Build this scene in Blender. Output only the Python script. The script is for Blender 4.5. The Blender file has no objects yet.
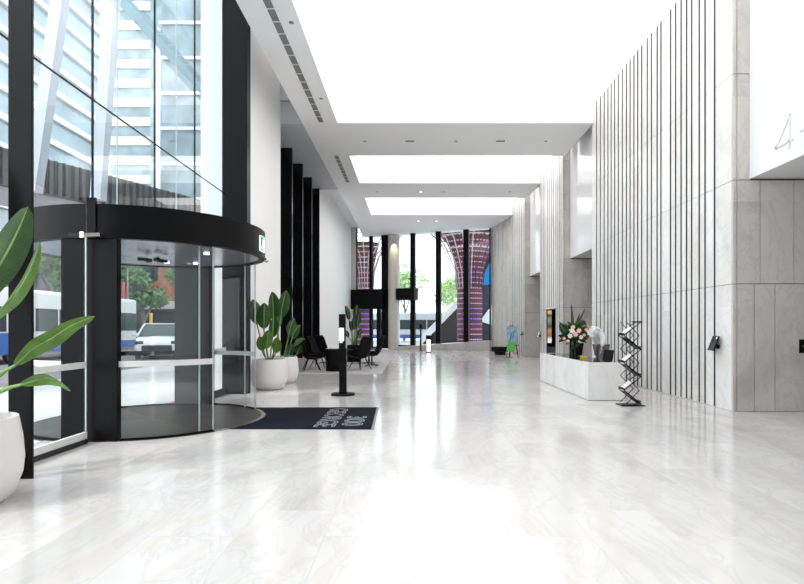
import bpy, bmesh, math, random
from mathutils import Vector, Matrix, noise
R = math.radians
PI = math.pi
scene = bpy.context.scene
COL = scene.collection
F, CX, CY, H = 536.0, 413.0, 328.0, 1.40      # camera figures used to measure the place

def at(px, py, Y):
    return Vector(((px - CX) * Y / F, Y, H + (CY - py) * Y / F))

# ------------------------------------------------------------------ materials
def new_mat(name):
    m = bpy.data.materials.new(name); m.use_nodes = True
    nt = m.node_tree
    for n in list(nt.nodes): nt.nodes.remove(n)
    out = nt.nodes.new('ShaderNodeOutputMaterial')
    return m, nt, out

def nd(nt, typ, **kw):
    n = nt.nodes.new(typ)
    for k, v in kw.items():
        if k.startswith('i_'):
            n.inputs[k[2:].replace('_', ' ')].default_value = v
        else: setattr(n, k, v)
    return n

def rgba(c): return (c[0], c[1], c[2], 1.0)

def ramp(nt, src, stops):
    r = nt.nodes.new('ShaderNodeValToRGB')
    e = r.color_ramp.elements
    while len(e) > 1: e.remove(e[-1])
    e[0].position = stops[0][0]; e[0].color = rgba(stops[0][1])
    for p, c in stops[1:]:
        k = e.new(p); k.color = rgba(c)
    nt.links.new(src, r.inputs[0])
    return r

def mixc(nt, fac, a, b, mode='MIX'):
    m = nt.nodes.new('ShaderNodeMix'); m.data_type = 'RGBA'; m.blend_type = mode
    for s, v in ((m.inputs[0], fac), (m.inputs[6], a), (m.inputs[7], b)):
        if isinstance(v, (int, float)): s.default_value = v
        elif isinstance(v, tuple): s.default_value = rgba(v)
        else: nt.links.new(v, s)
    return m.outputs[2]

def plain(name, col, rough=0.5, metal=0.0, var=0.06, scale=4.0, spec=0.5, coat=0.0, bump=0.0):
    m, nt, out = new_mat(name)
    p = nt.nodes.new('ShaderNodeBsdfPrincipled')
    tc = nt.nodes.new('ShaderNodeTexCoord')
    nz = nd(nt, 'ShaderNodeTexNoise', i_Scale=scale, i_Detail=3.0)
    nt.links.new(tc.outputs['Object'], nz.inputs['Vector'])
    lo = tuple(max(0, c * (1 - var)) for c in col); hi = tuple(min(1, c * (1 + var)) for c in col)
    r = ramp(nt, nz.outputs['Fac'], [(0.3, lo), (0.7, hi)])
    nt.links.new(r.outputs[0], p.inputs['Base Color'])
    p.inputs['Roughness'].default_value = rough
    p.inputs['Metallic'].default_value = metal
    p.inputs['Specular IOR Level'].default_value = spec
    p.inputs['Coat Weight'].default_value = coat
    if bump:
        b = nd(nt, 'ShaderNodeBump', i_Strength=bump, i_Distance=0.01)
        nt.links.new(nz.outputs['Fac'], b.inputs['Height']); nt.links.new(b.outputs[0], p.inputs['Normal'])
    nt.links.new(p.outputs[0], out.inputs[0])
    return m

def emit(name, col, strength):
    m, nt, out = new_mat(name)
    e = nd(nt, 'ShaderNodeEmission', i_Color=rgba(col), i_Strength=strength)
    nt.links.new(e.outputs[0], out.inputs[0])
    return m

def glass(name, tint=(0.93, 0.96, 0.96), refl=1.0, rough=0.0):
    m, nt, out = new_mat(name)
    t = nd(nt, 'ShaderNodeBsdfTransparent', i_Color=rgba(tint))
    g = nd(nt, 'ShaderNodeBsdfGlossy', i_Roughness=rough)
    fr = nd(nt, 'ShaderNodeLayerWeight', i_Blend=0.5)
    pw = nd(nt, 'ShaderNodeMath', operation='POWER'); pw.inputs[1].default_value = 5.0
    nt.links.new(fr.outputs['Facing'], pw.inputs[0])
    ma = nd(nt, 'ShaderNodeMath', operation='MULTIPLY_ADD'); ma.inputs[1].default_value = 0.92; ma.inputs[2].default_value = 0.04
    nt.links.new(pw.outputs[0], ma.inputs[0])
    mu = nd(nt, 'ShaderNodeMath', operation='MULTIPLY'); mu.inputs[1].default_value = refl
    nt.links.new(ma.outputs[0], mu.inputs[0])
    mx = nt.nodes.new('ShaderNodeMixShader')
    nt.links.new(mu.outputs[0], mx.inputs[0]); nt.links.new(t.outputs[0], mx.inputs[1]); nt.links.new(g.outputs[0], mx.inputs[2])
    nt.links.new(mx.outputs[0], out.inputs[0])
    return m

def marble(name, base, dark, warm, rough=0.3, scale=0.7, tile=None, panel=1.2, joint=(0.5, 0.5, 0.5), bumpy=False):
    """pale veined stone; tile=(length,width,joint) lays floor tiles; panel gives each slab its own tone"""
    m, nt, out = new_mat(name)
    p = nt.nodes.new('ShaderNodeBsdfPrincipled')
    geo = nt.nodes.new('ShaderNodeNewGeometry')
    pos = geo.outputs['Position']
    brk = None
    if tile:
        mp = nt.nodes.new('ShaderNodeMapping'); mp.inputs['Rotation'].default_value = (0, 0, R(90))
        nt.links.new(pos, mp.inputs['Vector'])
        brk = nd(nt, 'ShaderNodeTexBrick', offset=0.43, i_Scale=1.0)
        brk.inputs['Brick Width'].default_value = tile[0]; brk.inputs['Row Height'].default_value = tile[1]
        brk.inputs['Mortar Size'].default_value = tile[2]; brk.inputs['Mortar Smooth'].default_value = 0.0
        brk.inputs['Color1'].default_value = (0, 0, 0, 1); brk.inputs['Color2'].default_value = (1, 1, 1, 1)
        brk.inputs['Mortar'].default_value = (0.5, 0.5, 0.5, 1)
        nt.links.new(mp.outputs[0], brk.inputs['Vector'])
        offs = brk.outputs['Color']
        var = offs
    else:
        # one tone per slab : coarse voronoi cells
        vo = nd(nt, 'ShaderNodeTexWhiteNoise', noise_dimensions='3D')
        sn = nd(nt, 'ShaderNodeVectorMath', operation='SNAP'); sn.inputs[1].default_value = (50, 0.31, 1.76)
        nt.links.new(pos, sn.inputs[0]); nt.links.new(sn.outputs[0], vo.inputs['Vector'])
        offs = vo.outputs['Color']; var = vo.outputs['Value']
    ad = nd(nt, 'ShaderNodeVectorMath', operation='MULTIPLY_ADD')
    ad.inputs[1].default_value = (7, 5, 9) if tile else (2, 2, 3)
    nt.links.new(offs, ad.inputs[0]); nt.links.new(pos, ad.inputs[2])
    st = nt.nodes.new('ShaderNodeMapping')
    st.inputs['Rotation'].default_value = (0.3, 0.5, 0.6); st.inputs['Scale'].default_value = (1.0, 0.45, 0.6)
    nt.links.new(ad.outputs[0], st.inputs['Vector'])
    n1 = nd(nt, 'ShaderNodeTexNoise', i_Scale=scale, i_Detail=6.0, i_Roughness=0.55, i_Distortion=1.3)
    n2 = nd(nt, 'ShaderNodeTexNoise', i_Scale=scale * 2.3, i_Detail=8.0, i_Roughness=0.6, i_Distortion=2.4)
    w = nd(nt, 'ShaderNodeTexWave', i_Scale=scale * 1.1, i_Distortion=9.0, i_Detail=4.0)
    w.inputs['Detail Scale'].default_value = 0.9
    for n in (n1, n2, w): nt.links.new(st.outputs[0], n.inputs['Vector'])
    c = ramp(nt, n1.outputs['Fac'], [(0.25, dark), (0.48, base), (0.75, tuple(min(1, x * 1.04) for x in base))]).outputs[0]
    veins = ramp(nt, n2.outputs['Fac'], [(0.44, (0, 0, 0)), (0.495, (1, 1, 1)), (0.52, (0, 0, 0))]).outputs[0]
    vm = nd(nt, 'ShaderNodeMath', operation='MULTIPLY'); vm.inputs[1].default_value = 0.35
    nt.links.new(veins, vm.inputs[0])
    c = mixc(nt, vm.outputs[0], c, dark)
    wv = ramp(nt, w.outputs['Fac'], [(0.0, (0, 0, 0)), (0.8, (0, 0, 0)), (1.0, (1, 1, 1))]).outputs[0]
    wm = nd(nt, 'ShaderNodeMath', operation='MULTIPLY'); wm.inputs[1].default_value = 0.35
    nt.links.new(wv, wm.inputs[0])
    c = mixc(nt, wm.outputs[0], c, warm)
    tone = ramp(nt, var, [(0.0, (0.93, 0.925, 0.92)), (1.0, (1, 1, 1))]).outputs[0]
    c = mixc(nt, 1.0, c, tone, 'MULTIPLY')
    if brk: c = mixc(nt, brk.outputs['Fac'], c, joint)
    nt.links.new(c, p.inputs['Base Color'])
    p.inputs['Roughness'].default_value = rough
    nt.links.new(p.outputs[0], out.inputs[0])
    return m

M = {}
M['floor'] = marble('floor_marble', (0.64, 0.63, 0.622), (0.48, 0.47, 0.463), (0.60, 0.535, 0.47), 0.13, 0.75, tile=(1.2, 0.594, 0.0035), joint=(0.56, 0.55, 0.54))
M['wall_marble'] = marble('wall_marble', (0.84, 0.83, 0.82), (0.62, 0.61, 0.605), (0.82, 0.77, 0.72), 0.35, 0.6)
M['wall_marble_dark'] = marble('wall_marble_dark', (0.60, 0.575, 0.55), (0.38, 0.36, 0.345), (0.62, 0.56, 0.50), 0.35, 0.7)
M['desk_marble'] = marble('desk_marble', (0.84, 0.83, 0.815), (0.70, 0.69, 0.68), (0.78, 0.74, 0.70), 0.25, 1.1)
M['gap'] = plain('panel_gap', (0.10, 0.095, 0.09), 0.7)
M['bronze'] = plain('dark_bronze', (0.05, 0.05, 0.052), 0.4, 0.5)
M['white_paint'] = plain('white_paint', (0.90, 0.895, 0.89), 0.6, var=0.01, scale=1.0)
M['white_gloss'] = plain('white_gloss_panel', (0.84, 0.845, 0.85), 0.12, var=0.01, scale=1.0)
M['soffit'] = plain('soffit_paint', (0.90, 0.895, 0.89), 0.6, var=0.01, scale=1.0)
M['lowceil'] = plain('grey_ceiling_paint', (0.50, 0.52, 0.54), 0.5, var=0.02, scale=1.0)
M['beige'] = plain('beige_plaster', (0.60, 0.56, 0.51), 0.6, var=0.03)
M['plinth'] = marble('plinth_stone', (0.52, 0.50, 0.48), (0.42, 0.40, 0.38), (0.5, 0.46, 0.43), 0.3, 1.0)
M['rug'] = plain('grey_rug', (0.42, 0.415, 0.42), 0.9, var=0.12, scale=6.0)
M['black'] = plain('black_satin_metal', (0.003, 0.003, 0.0034), 0.38, 0.0, spec=0.13)
M['black_gloss'] = plain('black_glossy_cladding', (0.006, 0.006, 0.007), 0.12, spec=0.28)
M['black_matte'] = plain('black_matte', (0.005, 0.005, 0.006), 0.6, spec=0.12)
M['charcoal'] = plain('charcoal_metal', (0.018, 0.019, 0.021), 0.35, spec=0.3)
M['chrome'] = plain('brushed_steel', (0.62, 0.58, 0.55), 0.25, 1.0)
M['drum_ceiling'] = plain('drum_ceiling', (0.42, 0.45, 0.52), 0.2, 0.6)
M['glass'] = glass('clear_glass', (0.975, 0.985, 0.985), 0.7)
M['glass_teal'] = glass('pale_teal_glass', (0.86, 0.92, 0.94), 0.9)
M['glass_curved'] = glass('curved_glass', (0.965, 0.975, 0.975), 0.45)
M['dark_glass'] = glass('dark_glass', (0.10, 0.11, 0.12), 0.8)
M['glass_edge'] = plain('glass_edge', (0.42, 0.47, 0.47), 0.2, spec=0.8)
M['frost'] = plain('frosted_band', (0.75, 0.75, 0.74), 0.5)
M['navy'] = plain('navy_mat_pile', (0.009, 0.011, 0.020), 0.95, spec=0.08, var=0.25, scale=60, bump=0.3)
M['mat_edge'] = plain('mat_edging', (0.22, 0.21, 0.21), 0.8)
M['mat_text'] = plain('mat_lettering', (0.30, 0.32, 0.38), 0.9)
M['pot'] = plain('white_ceramic_pot', (0.83, 0.80, 0.785), 0.35, var=0.01)
M['soil'] = plain('dark_soil', (0.03, 0.022, 0.016), 0.95, var=0.4, scale=30, bump=0.6)
M['paper'] = plain('white_paper', (0.85, 0.86, 0.88), 0.6, var=0.02)
M['desk_top'] = plain('black_glass_top', (0.02, 0.02, 0.022), 0.06)
M['shirt'] = plain('white_cotton', (0.78, 0.80, 0.84), 0.8, var=0.06, scale=10)
M['trouser'] = plain('grey_trousers', (0.16, 0.16, 0.18), 0.85, var=0.1)
M['skin'] = plain('skin', (0.50, 0.30, 0.22), 0.5)
M['hair'] = plain('dark_hair', (0.02, 0.015, 0.012), 0.6, var=0.3, scale=40)
M['yellow'] = plain('yellow_plastic', (0.80, 0.55, 0.03), 0.4)
M['exit_green'] = emit('green_exit_sign', (0.01, 0.38, 0.10), 1.0)
M['exit_white'] = emit('white_exit_symbol', (0.75, 1.0, 0.85), 1.2)
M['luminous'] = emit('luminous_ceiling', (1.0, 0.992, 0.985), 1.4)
M['luminous_far'] = emit('luminous_ceiling_far', (1.0, 0.992, 0.985), 2.1)
M['spot'] = emit('downlight_glow', (1.0, 0.94, 0.85), 3.0)
M['led_white'] = emit('white_led', (1.0, 0.98, 0.95), 1.6)
M['vent'] = plain('vent_grey', (0.20, 0.20, 0.20), 0.6)
M['sign_grey'] = plain('pale_grey_lettering', (0.78, 0.78, 0.78), 0.5)

def leaf_mat(name, a, b, rough=0.35):
    m, nt, out = new_mat(name)
    p = nt.nodes.new('ShaderNodeBsdfPrincipled')
    uv = nt.nodes.new('ShaderNodeUVMap')
    sx = nt.nodes.new('ShaderNodeSeparateXYZ'); nt.links.new(uv.outputs[0], sx.inputs[0])
    # u across -1..1 stored 0..1, v along
    w = nd(nt, 'ShaderNodeMath', operation='SINE')
    ml = nd(nt, 'ShaderNodeMath', operation='MULTIPLY'); ml.inputs[1].default_value = 190
    nt.links.new(sx.outputs['Y'], ml.inputs[0]); nt.links.new(ml.outputs[0], w.inputs[0])
    r = ramp(nt, w.outputs[0], [(0.0, a), (1.0, b)])
    tc = nt.nodes.new('ShaderNodeTexCoord')
    nz = nd(nt, 'ShaderNodeTexNoise', i_Scale=9.0, i_Detail=4.0); nt.links.new(tc.outputs['Object'], nz.inputs['Vector'])
    r2 = ramp(nt, nz.outputs['Fac'], [(0.35, (0.75, 0.75, 0.75)), (0.7, (1.25, 1.2, 1.1))])
    c = mixc(nt, 1.0, r.outputs[0], r2.outputs[0], 'MULTIPLY')
    # pale midrib
    ab = nd(nt, 'ShaderNodeMath', operation='SUBTRACT'); ab.inputs[1].default_value = 0.5
    nt.links.new(sx.outputs['X'], ab.inputs[0])
    ab2 = nd(nt, 'ShaderNodeMath', operation='ABSOLUTE'); nt.links.new(ab.outputs[0], ab2.inputs[0])
    lt = nd(nt, 'ShaderNodeMath', operation='LESS_THAN'); lt.inputs[1].default_value = 0.03
    nt.links.new(ab2.outputs[0], lt.inputs[0])
    c = mixc(nt, lt.outputs[0], c, (0.25, 0.38, 0.12))
    nt.links.new(c, p.inputs['Base Color']); p.inputs['Roughness'].default_value = rough
    tr = nt.nodes.new('ShaderNodeBsdfTranslucent'); nt.links.new(c, tr.inputs['Color'])
    mx = nt.nodes.new('ShaderNodeMixShader'); mx.inputs[0].default_value = 0.25
    nt.links.new(p.outputs[0], mx.inputs[1]); nt.links.new(tr.outputs[0], mx.inputs[2])
    nt.links.new(mx.outputs[0], out.inputs[0])
    return m
M['leaf'] = leaf_mat('banana_leaf_green', (0.030, 0.085, 0.018), (0.036, 0.10, 0.022))
M['leaf_light'] = leaf_mat('young_leaf_green', (0.075, 0.17, 0.024), (0.09, 0.20, 0.03))
M['leaf_dark'] = leaf_mat('dark_leaf_green', (0.012, 0.045, 0.014), (0.02, 0.065, 0.02))
M['stem'] = plain('green_stem', (0.16, 0.30, 0.07), 0.5)

# ------------------------------------------------------------------ mesh helpers
class MB:
    def __init__(s): s.v = []; s.f = []; s.uv = None
    def add(s, vs, fs):
        o = len(s.v); s.v += [tuple(v) for v in vs]; s.f += [tuple(i + o for i in f) for f in fs]; return s
    def box(s, x0, x1, y0, y1, z0, z1):
        vs = [(x0, y0, z0), (x1, y0, z0), (x1, y1, z0), (x0, y1, z0), (x0, y0, z1), (x1, y0, z1), (x1, y1, z1), (x0, y1, z1)]
        return s.add(vs, [(0, 3, 2, 1), (4, 5, 6, 7), (0, 1, 5, 4), (1, 2, 6, 5), (2, 3, 7, 6), (3, 0, 4, 7)])
    def obox(s, mat, sx, sy, sz):
        vs = [mat @ Vector((x * sx / 2, y * sy / 2, z * sz / 2)) for z in (-1, 1) for x, y in ((-1, -1), (1, -1), (1, 1), (-1, 1))]
        return s.add(vs, [(0, 3, 2, 1), (4, 5, 6, 7), (0, 1, 5, 4), (1, 2, 6, 5), (2, 3, 7, 6), (3, 0, 4, 7)])
    def prism(s, pts, z0, z1):
        n = len(pts)
        vs = [(x, y, z0) for x, y in pts] + [(x, y, z1) for x, y in pts]
        fs = [tuple(range(n - 1, -1, -1)), tuple(range(n, 2 * n))] + [(i, (i + 1) % n, n + (i + 1) % n, n + i) for i in range(n)]
        return s.add(vs, fs)
    def bar(s, a, b, w, d=None, up=(0, 0, 1)):
        a, b = Vector(a), Vector(b); d = d or w
        z = (b - a); L = z.length; z.normalize()
        u = Vector(up)
        if abs(u.dot(z)) > .95: u = Vector((0, 1, 0))
        x = u.cross(z).normalized(); y = z.cross(x)
        mt = Matrix((x, y, z)).transposed().to_4x4(); mt.translation = (a + b) / 2
        return s.obox(mt, w, d, L)
    def tube(s, pts, r, seg=10, cap=True):
        pts = [Vector(p) for p in pts]; n = len(pts)
        rs = r if isinstance(r, (list, tuple)) else [r] * n
        vs = []; up = None
        for i, p in enumerate(pts):
            t = (pts[min(i + 1, n - 1)] - pts[max(i - 1, 0)]).normalized()
            if up is None: up = Vector((0, 0, 1)) if abs(t.z) < .9 else Vector((0, 1, 0))
            x = up.cross(t).normalized(); y = t.cross(x); up = y
            for k in range(seg):
                a = 2 * PI * k / seg
                vs.append(p + (x * math.cos(a) + y * math.sin(a)) * rs[i])
        fs = [(i * seg + k, i * seg + (k + 1) % seg, (i + 1) * seg + (k + 1) % seg, (i + 1) * seg + k) for i in range(n - 1) for k in range(seg)]
        if cap: fs += [tuple(range(seg - 1, -1, -1)), tuple((n - 1) * seg + k for k in range(seg))]
        return s.add(vs, fs)
    def lathe(s, prof, c=(0, 0, 0), seg=32):
        n = len(prof); vs = []
        for r, z in prof:
            for k in range(seg):
                a = 2 * PI * k / seg; vs.append((c[0] + r * math.cos(a), c[1] + r * math.sin(a), c[2] + z))
        fs = [(i * seg + k, i * seg + (k + 1) % seg, (i + 1) * seg + (k + 1) % seg, (i + 1) * seg + k) for i in range(n - 1) for k in range(seg)]
        fs += [tuple(range(seg - 1, -1, -1)), tuple((n - 1) * seg + k for k in range(seg))]
        return s.add(vs, fs)
    def arc_wall(s, c, r0, r1, a0, a1, z0, z1, n=24):
        vs = []
        for i in range(n + 1):
            a = R(a0 + (a1 - a0) * i / n); ca, sa = math.cos(a), math.sin(a)
            for r, z in ((r0, z0), (r1, z0), (r1, z1), (r0, z1)): vs.append((c[0] + r * ca, c[1] + r * sa, z))
        fs = []
        for i in range(n):
            for k in range(4): fs.append((i * 4 + k, i * 4 + (k + 1) % 4, (i + 1) * 4 + (k + 1) % 4, (i + 1) * 4 + k))
        fs += [(3, 2, 1, 0), tuple(n * 4 + k for k in range(4))]
        return s.add(vs, fs)
    def ball(s, c, r, seg=12, rings=8, sc=(1, 1, 1)):
        vs = [(c[0], c[1], c[2] - r * sc[2])]
        for i in range(1, rings):
            t = PI * i / rings
            for k in range(seg):
                a = 2 * PI * k / seg
                vs.append((c[0] + r * sc[0] * math.sin(t) * math.cos(a), c[1] + r * sc[1] * math.sin(t) * math.sin(a), c[2] - r * sc[2] * math.cos(t)))
        vs.append((c[0], c[1], c[2] + r * sc[2])); e = len(vs) - 1
        fs = [(0, 1 + (k + 1) % seg, 1 + k) for k in range(seg)]
        for i in range(rings - 2):
            for k in range(seg):
                a = 1 + i * seg; b = a + seg
                fs.append((a + k, a + (k + 1) % seg, b + (k + 1) % seg, b + k))
        b = 1 + (rings - 2) * seg
        fs += [(b + k, b + (k + 1) % seg, e) for k in range(seg)]
        return s.add(vs, fs)
    def build(s, name, mat, parent=None, smooth=False, bevel=0.0, fix=True, kind=None):
        off = Vector((0, 0, 0)); q = parent
        while q is not None: off += q.location; q = q.parent
        me = bpy.data.meshes.new(name)
        me.from_pydata([tuple(Vector(v) - off) for v in s.v], [], s.f)
        if fix:
            bm = bmesh.new(); bm.from_mesh(me); bmesh.ops.recalc_face_normals(bm, faces=bm.faces); bm.to_mesh(me); bm.free()
        if s.uv:
            ul = me.uv_layers.new(name='UVMap')
            for L in me.loops: ul.data[L.index].uv = s.uv[L.vertex_index]
        me.materials.append(mat)
        o = bpy.data.objects.new(name, me); COL.objects.link(o); o.parent = parent
        if smooth:
            me.polygons.foreach_set('use_smooth', [True] * len(me.polygons))
            if smooth == 'auto':
                try: me.set_sharp_from_angle(angle=R(40))
                except Exception: pass
        if bevel:
            b = o.modifiers.new('bevel', 'BEVEL'); b.width = bevel; b.segments = 2; b.limit_method = 'ANGLE'
        if kind: o['kind'] = kind
        return o

def tag(o, label, cat=None, group=None, kind=None):
    o['label'] = label
    if cat: o['category'] = cat
    if group: o['group'] = group
    if kind: o['kind'] = kind
    return o
def thing(name, loc, label, cat, group=None):
    o = bpy.data.objects.new(name, None); COL.objects.link(o); o.location = loc; o.empty_display_size = 0.2
    return tag(o, label, cat, group)
def struct(name, mb, mat, parent=None, **kw):
    return mb.build(name, mat, parent, kind=None if parent else 'structure', **kw)
def copy_tree(o, loc=None, rz=None, parent=None):
    c = o.copy(); COL.objects.link(c); c.parent = parent
    if loc is not None: c.location = loc
    if rz is not None: c.rotation_euler = (0, 0, rz)
    for ch in [k for k in scene.objects if k.parent == o]: copy_tree(ch, None, None, c)
    return c

# ------------------------------------------------------------------ camera, world
cam = bpy.data.cameras.new('camera'); cam.lens = 24.0; cam.sensor_width = 36.0
cam.shift_x = -11 / 804.0; cam.shift_y = 36 / 804.0
cam.clip_end = 500
co = bpy.data.objects.new('camera', cam); COL.objects.link(co)
co.location = (0, 0, H); co.rotation_euler = (R(90), 0, 0)
scene.camera = co

w = bpy.data.worlds.new('sky'); scene.world = w; w.use_nodes = True
bg = w.node_tree.nodes['Background']
bg.inputs[0].default_value = (0.93, 0.965, 1.0, 1); bg.inputs[1].default_value = 2.0
sun = bpy.data.lights.new('sun', 'SUN'); sun.energy = 1.2; sun.angle = R(8); sun.color = (1, 0.97, 0.93)
so = bpy.data.objects.new('sun', sun); COL.objects.link(so); so.rotation_euler = (R(25), R(-38), 0)
vs_ = scene.view_settings
vs_.view_transform = 'Standard'; vs_.look = 'None'; vs_.gamma = 1.0; vs_.exposure = 0.78; vs_.use_curve_mapping = False

# ------------------------------------------------------------------ floor and ground
struct('floor', MB().prism([(-4.6, -8), (12, -8), (12, 36), (5.4, 36), (5.4, 32.6), (-4.6, 36.6)], -0.2, 0), M['floor'])
M['pave'] = plain('street_paving', (0.62, 0.62, 0.62), 0.6, var=0.06, scale=1.5)
M['asphalt'] = plain('asphalt', (0.20, 0.205, 0.21), 0.8, var=0.15, scale=3)
struct('ground', MB().box(-9.8, -4.6, -10, 60, -0.2, -0.02), M['pave'])
struct('road', MB().box(-26, -9.8, -10, 60, -0.22, -0.06), M['asphalt'])
struct('far_pavement', MB().box(-80, -26, -10, 110, -0.2, -0.02), M['pave'])
struct('plaza', MB().box(-4.6, 60, 37, 90, -0.2, -0.02), M['pave'])

# ------------------------------------------------------------------ right marble wall
def panel_grid_x(name, x0, x1, ys, zs, mat, solid_to=12.0, gap=0.010):
    """slab block whose room face looks towards -X, clad in stone panels"""
    b = MB(); b.box(x0 + 0.05, solid_to, ys[0], ys[-1], 0, zs[-1])
    wall = struct(name, b, M['gap'])
    p = MB()
    for i in range(len(ys) - 1):
        for j in range(len(zs) - 1):
            p.box(x0, x0 + 0.06, ys[i] + gap / 2 * (i > 0), ys[i + 1] - gap / 2 * (i < len(ys) - 2), zs[j] + gap / 2, zs[j + 1] - gap / 2)
    pc = p.build('stone_panels', mat, wall)
    return wall
def end_cladding(wall, y, xs_low, xs_up, zs, mat, gap=0.012):
    """stone panels on the face of a block that looks towards the camera (-Y)"""
    p = MB()
    for j in range(len(zs) - 1):
        xs = xs_low if zs[j + 1] <= 2.2 else xs_up
        for i in range(len(xs) - 1):
            if zs[j] > 3.8 and xs[i] > 5.6: continue
            x1 = min(xs[i + 1], 5.67) if zs[j] > 3.8 else xs[i + 1]
            p.box(xs[i] + gap / 2 * (i > 0), x1 - gap / 2, y - 0.055, y, zs[j] + gap / 2, zs[j + 1] - gap / 2)
    p.build('end_panels', mat, wall)

XW = 5.37
ZS = [0.0, 0.39, 2.14, 3.88, 5.66, 7.42, 8.6]
slat_px = [596.9, 600.6, 604.4, 608.2, 611.4, 614.9, 618.6, 622.6, 626.7, 630.4, 634.2, 638, 642, 647.6, 651.7, 657.5, 661.3, 670.9, 676, 681.5, 687, 692.1, 699.7, 705.5, 715.1]
slat_y = sorted([XW * F / (p - CX) for p in slat_px])
ZB = [0.0, 2.14, 3.88, 5.66, 7.42, 8.04]
wr = panel_grid_x('wall_right', XW, XW, [9.04] + slat_y[::1] + [16.08], ZB, M['wall_marble'])
end_cladding(wr, 9.04, [5.37, 5.43, 5.72, 6.07, 7.3, 8.4, 9.5, 10.6, 12], [5.37, 5.43, 5.82, 6.385, 7.4, 8.4, 9.5, 10.6, 12], ZB, M['wall_marble_dark'])
for i, y in enumerate(slat_y):
    MB().box(XW - 0.020, XW + 0.02, y - 0.008, y + 0.008, 0.02, 8.04).build('bronze_blade', M['bronze'], wr)
# second and third slabs
ys2 = [19.3, 19.55, 19.85, 20.2, 21.7, 22.2, 22.66]
wr2 = struct('wall_right_middle', MB().box(XW + .05, 12, 19.3, 20.2, 0, 8.04).box(XW + .05, 12, 21.7, 22.66, 0, 8.04).box(XW + .05, 12, 20.2, 21.7, 2.16, 8.04).box(6.5, 12, 20.2, 21.7, 0, 2.16), M['gap'])
p = MB()
for i in range(len(ys2) - 1):
    for j in range(len(ZB) - 1):
        z0 = ZB[j]
        if i == 3 and j == 0: continue
        p.box(XW, XW + .06, ys2[i] + .006, ys2[i + 1] - .006, z0 + .005, ZB[j + 1] - .005)
p.build('stone_panels', M['wall_marble'], wr2)
end_cladding(wr2, 19.3, [5.37, 5.45, 6.1, 7.0, 8.4, 12], [5.37, 5.45, 6.3, 7.4, 8.4, 12], ZB, M['wall_marble_dark'])
for y in (19.42, 19.62, 19.85, 20.1, 20.45, 20.75, 21.1, 21.4, 21.8, 22.05, 22.3, 22.5):
    MB().box(XW - .015, XW + .02, y - .01, y + .01, 2.2 if 20.2 < y < 21.7 else 0.02, 8.04).build('bronze_blade', M['vent'], wr2)
wr3 = panel_grid_x('wall_right_far', XW, XW, [25.9, 26.5, 27.4, 28.4, 29.4], ZB, M['wall_marble_dark'])
end_cladding(wr3, 25.9, [5.37, 5.45, 6.3, 7.4, 8.4, 12], [5.37, 5.45, 6.3, 7.4, 8.4, 12], ZB, M['wall_marble_dark'])
for y in (26.1, 26.5, 26.95, 27.4, 27.9, 28.4, 28.9):
    MB().box(XW - .015, XW + .02, y - .012, y + .012, 0.02, 8.04).build('bronze_blade', M['vent'], wr3)
# angled end of the wall, running in to the far window
pts = [(5.37, 29.4), (4.80, 32.7), (5.2, 33.2), (12, 33.2), (12, 29.4)]
we = struct('wall_right_angled', MB().prism(pts, 0, 8.04), M['wall_marble_dark'])
for t in (0.0, 0.22, 0.4, 0.62, 0.8):
    x = 5.37 - .57 * t; y = 29.4 + 3.3 * t
    MB().box(x - .02, x + .06, y, y + .12, 0.0, 7.5).build('pilaster_edge', M['beige'], we)
# block beyond the camera's right edge and the lift-lobby ceilings
struct('wall_right_near', MB().box(XW, 12, -8, 5.8, 0, 8.04), M['wall_marble'])
for i, (a, b) in enumerate(((5.8, 8.98), (16.08, 19.24), (22.66, 25.84))):
    struct('trim_%d' % (i + 1), MB().box(5.64, 12, a, b, 3.90, 8.04), M['white_gloss'])
    struct('wall_lobby_end_%d' % (i + 1), MB().box(12, 12.2, a - .2, b + .2, 0, 4), M['wall_marble_dark'])
    # shallow soffit strip between ceiling and recessed face
struct('wall_back', MB().box(-4.6, 12, -8.2, -8, 0, 8.04), M['white_paint'])

# level number on the lift lobby bulkhead
def text_mesh(name, body, size, mat, parent=None, fill=True, bevel=0.0, extrude=0.0, space=1.0):
    cu = bpy.data.curves.new(name, 'FONT'); cu.body = body; cu.size = size; cu.space_character = space
    cu.fill_mode = 'FRONT' if fill else 'NONE'
    if extrude: cu.fill_mode = 'BOTH'
    cu.bevel_depth = bevel; cu.extrude = extrude; cu.bevel_resolution = 1; cu.resolution_u = 6
    t = bpy.data.objects.new(name, cu); COL.objects.link(t)
    bpy.context.view_layer.update()
    dg = bpy.context.evaluated_depsgraph_get()
    me = bpy.data.meshes.new_from_object(t.evaluated_get(dg)); me.name = name
    bpy.data.objects.remove(t)
    me.materials.clear(); me.materials.append(mat)
    o = bpy.data.objects.new(name, me); COL.objects.link(o); o.parent = parent
    return o
def fit(o, w, h):
    xs = [v.co.x for v in o.data.vertices]; ys = [v.co.y for v in o.data.vertices]
    x0, x1, y0, y1 = min(xs), max(xs), min(ys), max(ys)
    for v in o.data.vertices:
        v.co.x = (v.co.x - x0) / (x1 - x0) * w; v.co.y = (v.co.y - y0) / (y1 - y0) * h
# thin-line figure 4 and dash drawn as bars, standing off the bulkhead face
t = thing('level_number', (5.66, 8.2, 4.07), 'thin pale grey number 4 and dash on the white bulkhead at upper right', 'sign')
g4 = MB()
for a, b in (((8.03, 4.07), (8.0, 4.60)), ((8.0, 4.60), (8.33, 4.17)), ((8.33, 4.20), (7.93, 4.20))):
    g4.bar((5.631, a[0], a[1]), (5.631, b[0], b[1]), 0.028, 0.02, up=(1, 0, 0))
g4.build('number_four', M['sign_grey'], t)
MB().bar((5.631, 7.80, 4.27), (5.631, 7.64, 4.27), 0.03, 0.02, up=(1, 0, 0)).build('dash', M['sign_grey'], t)

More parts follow.
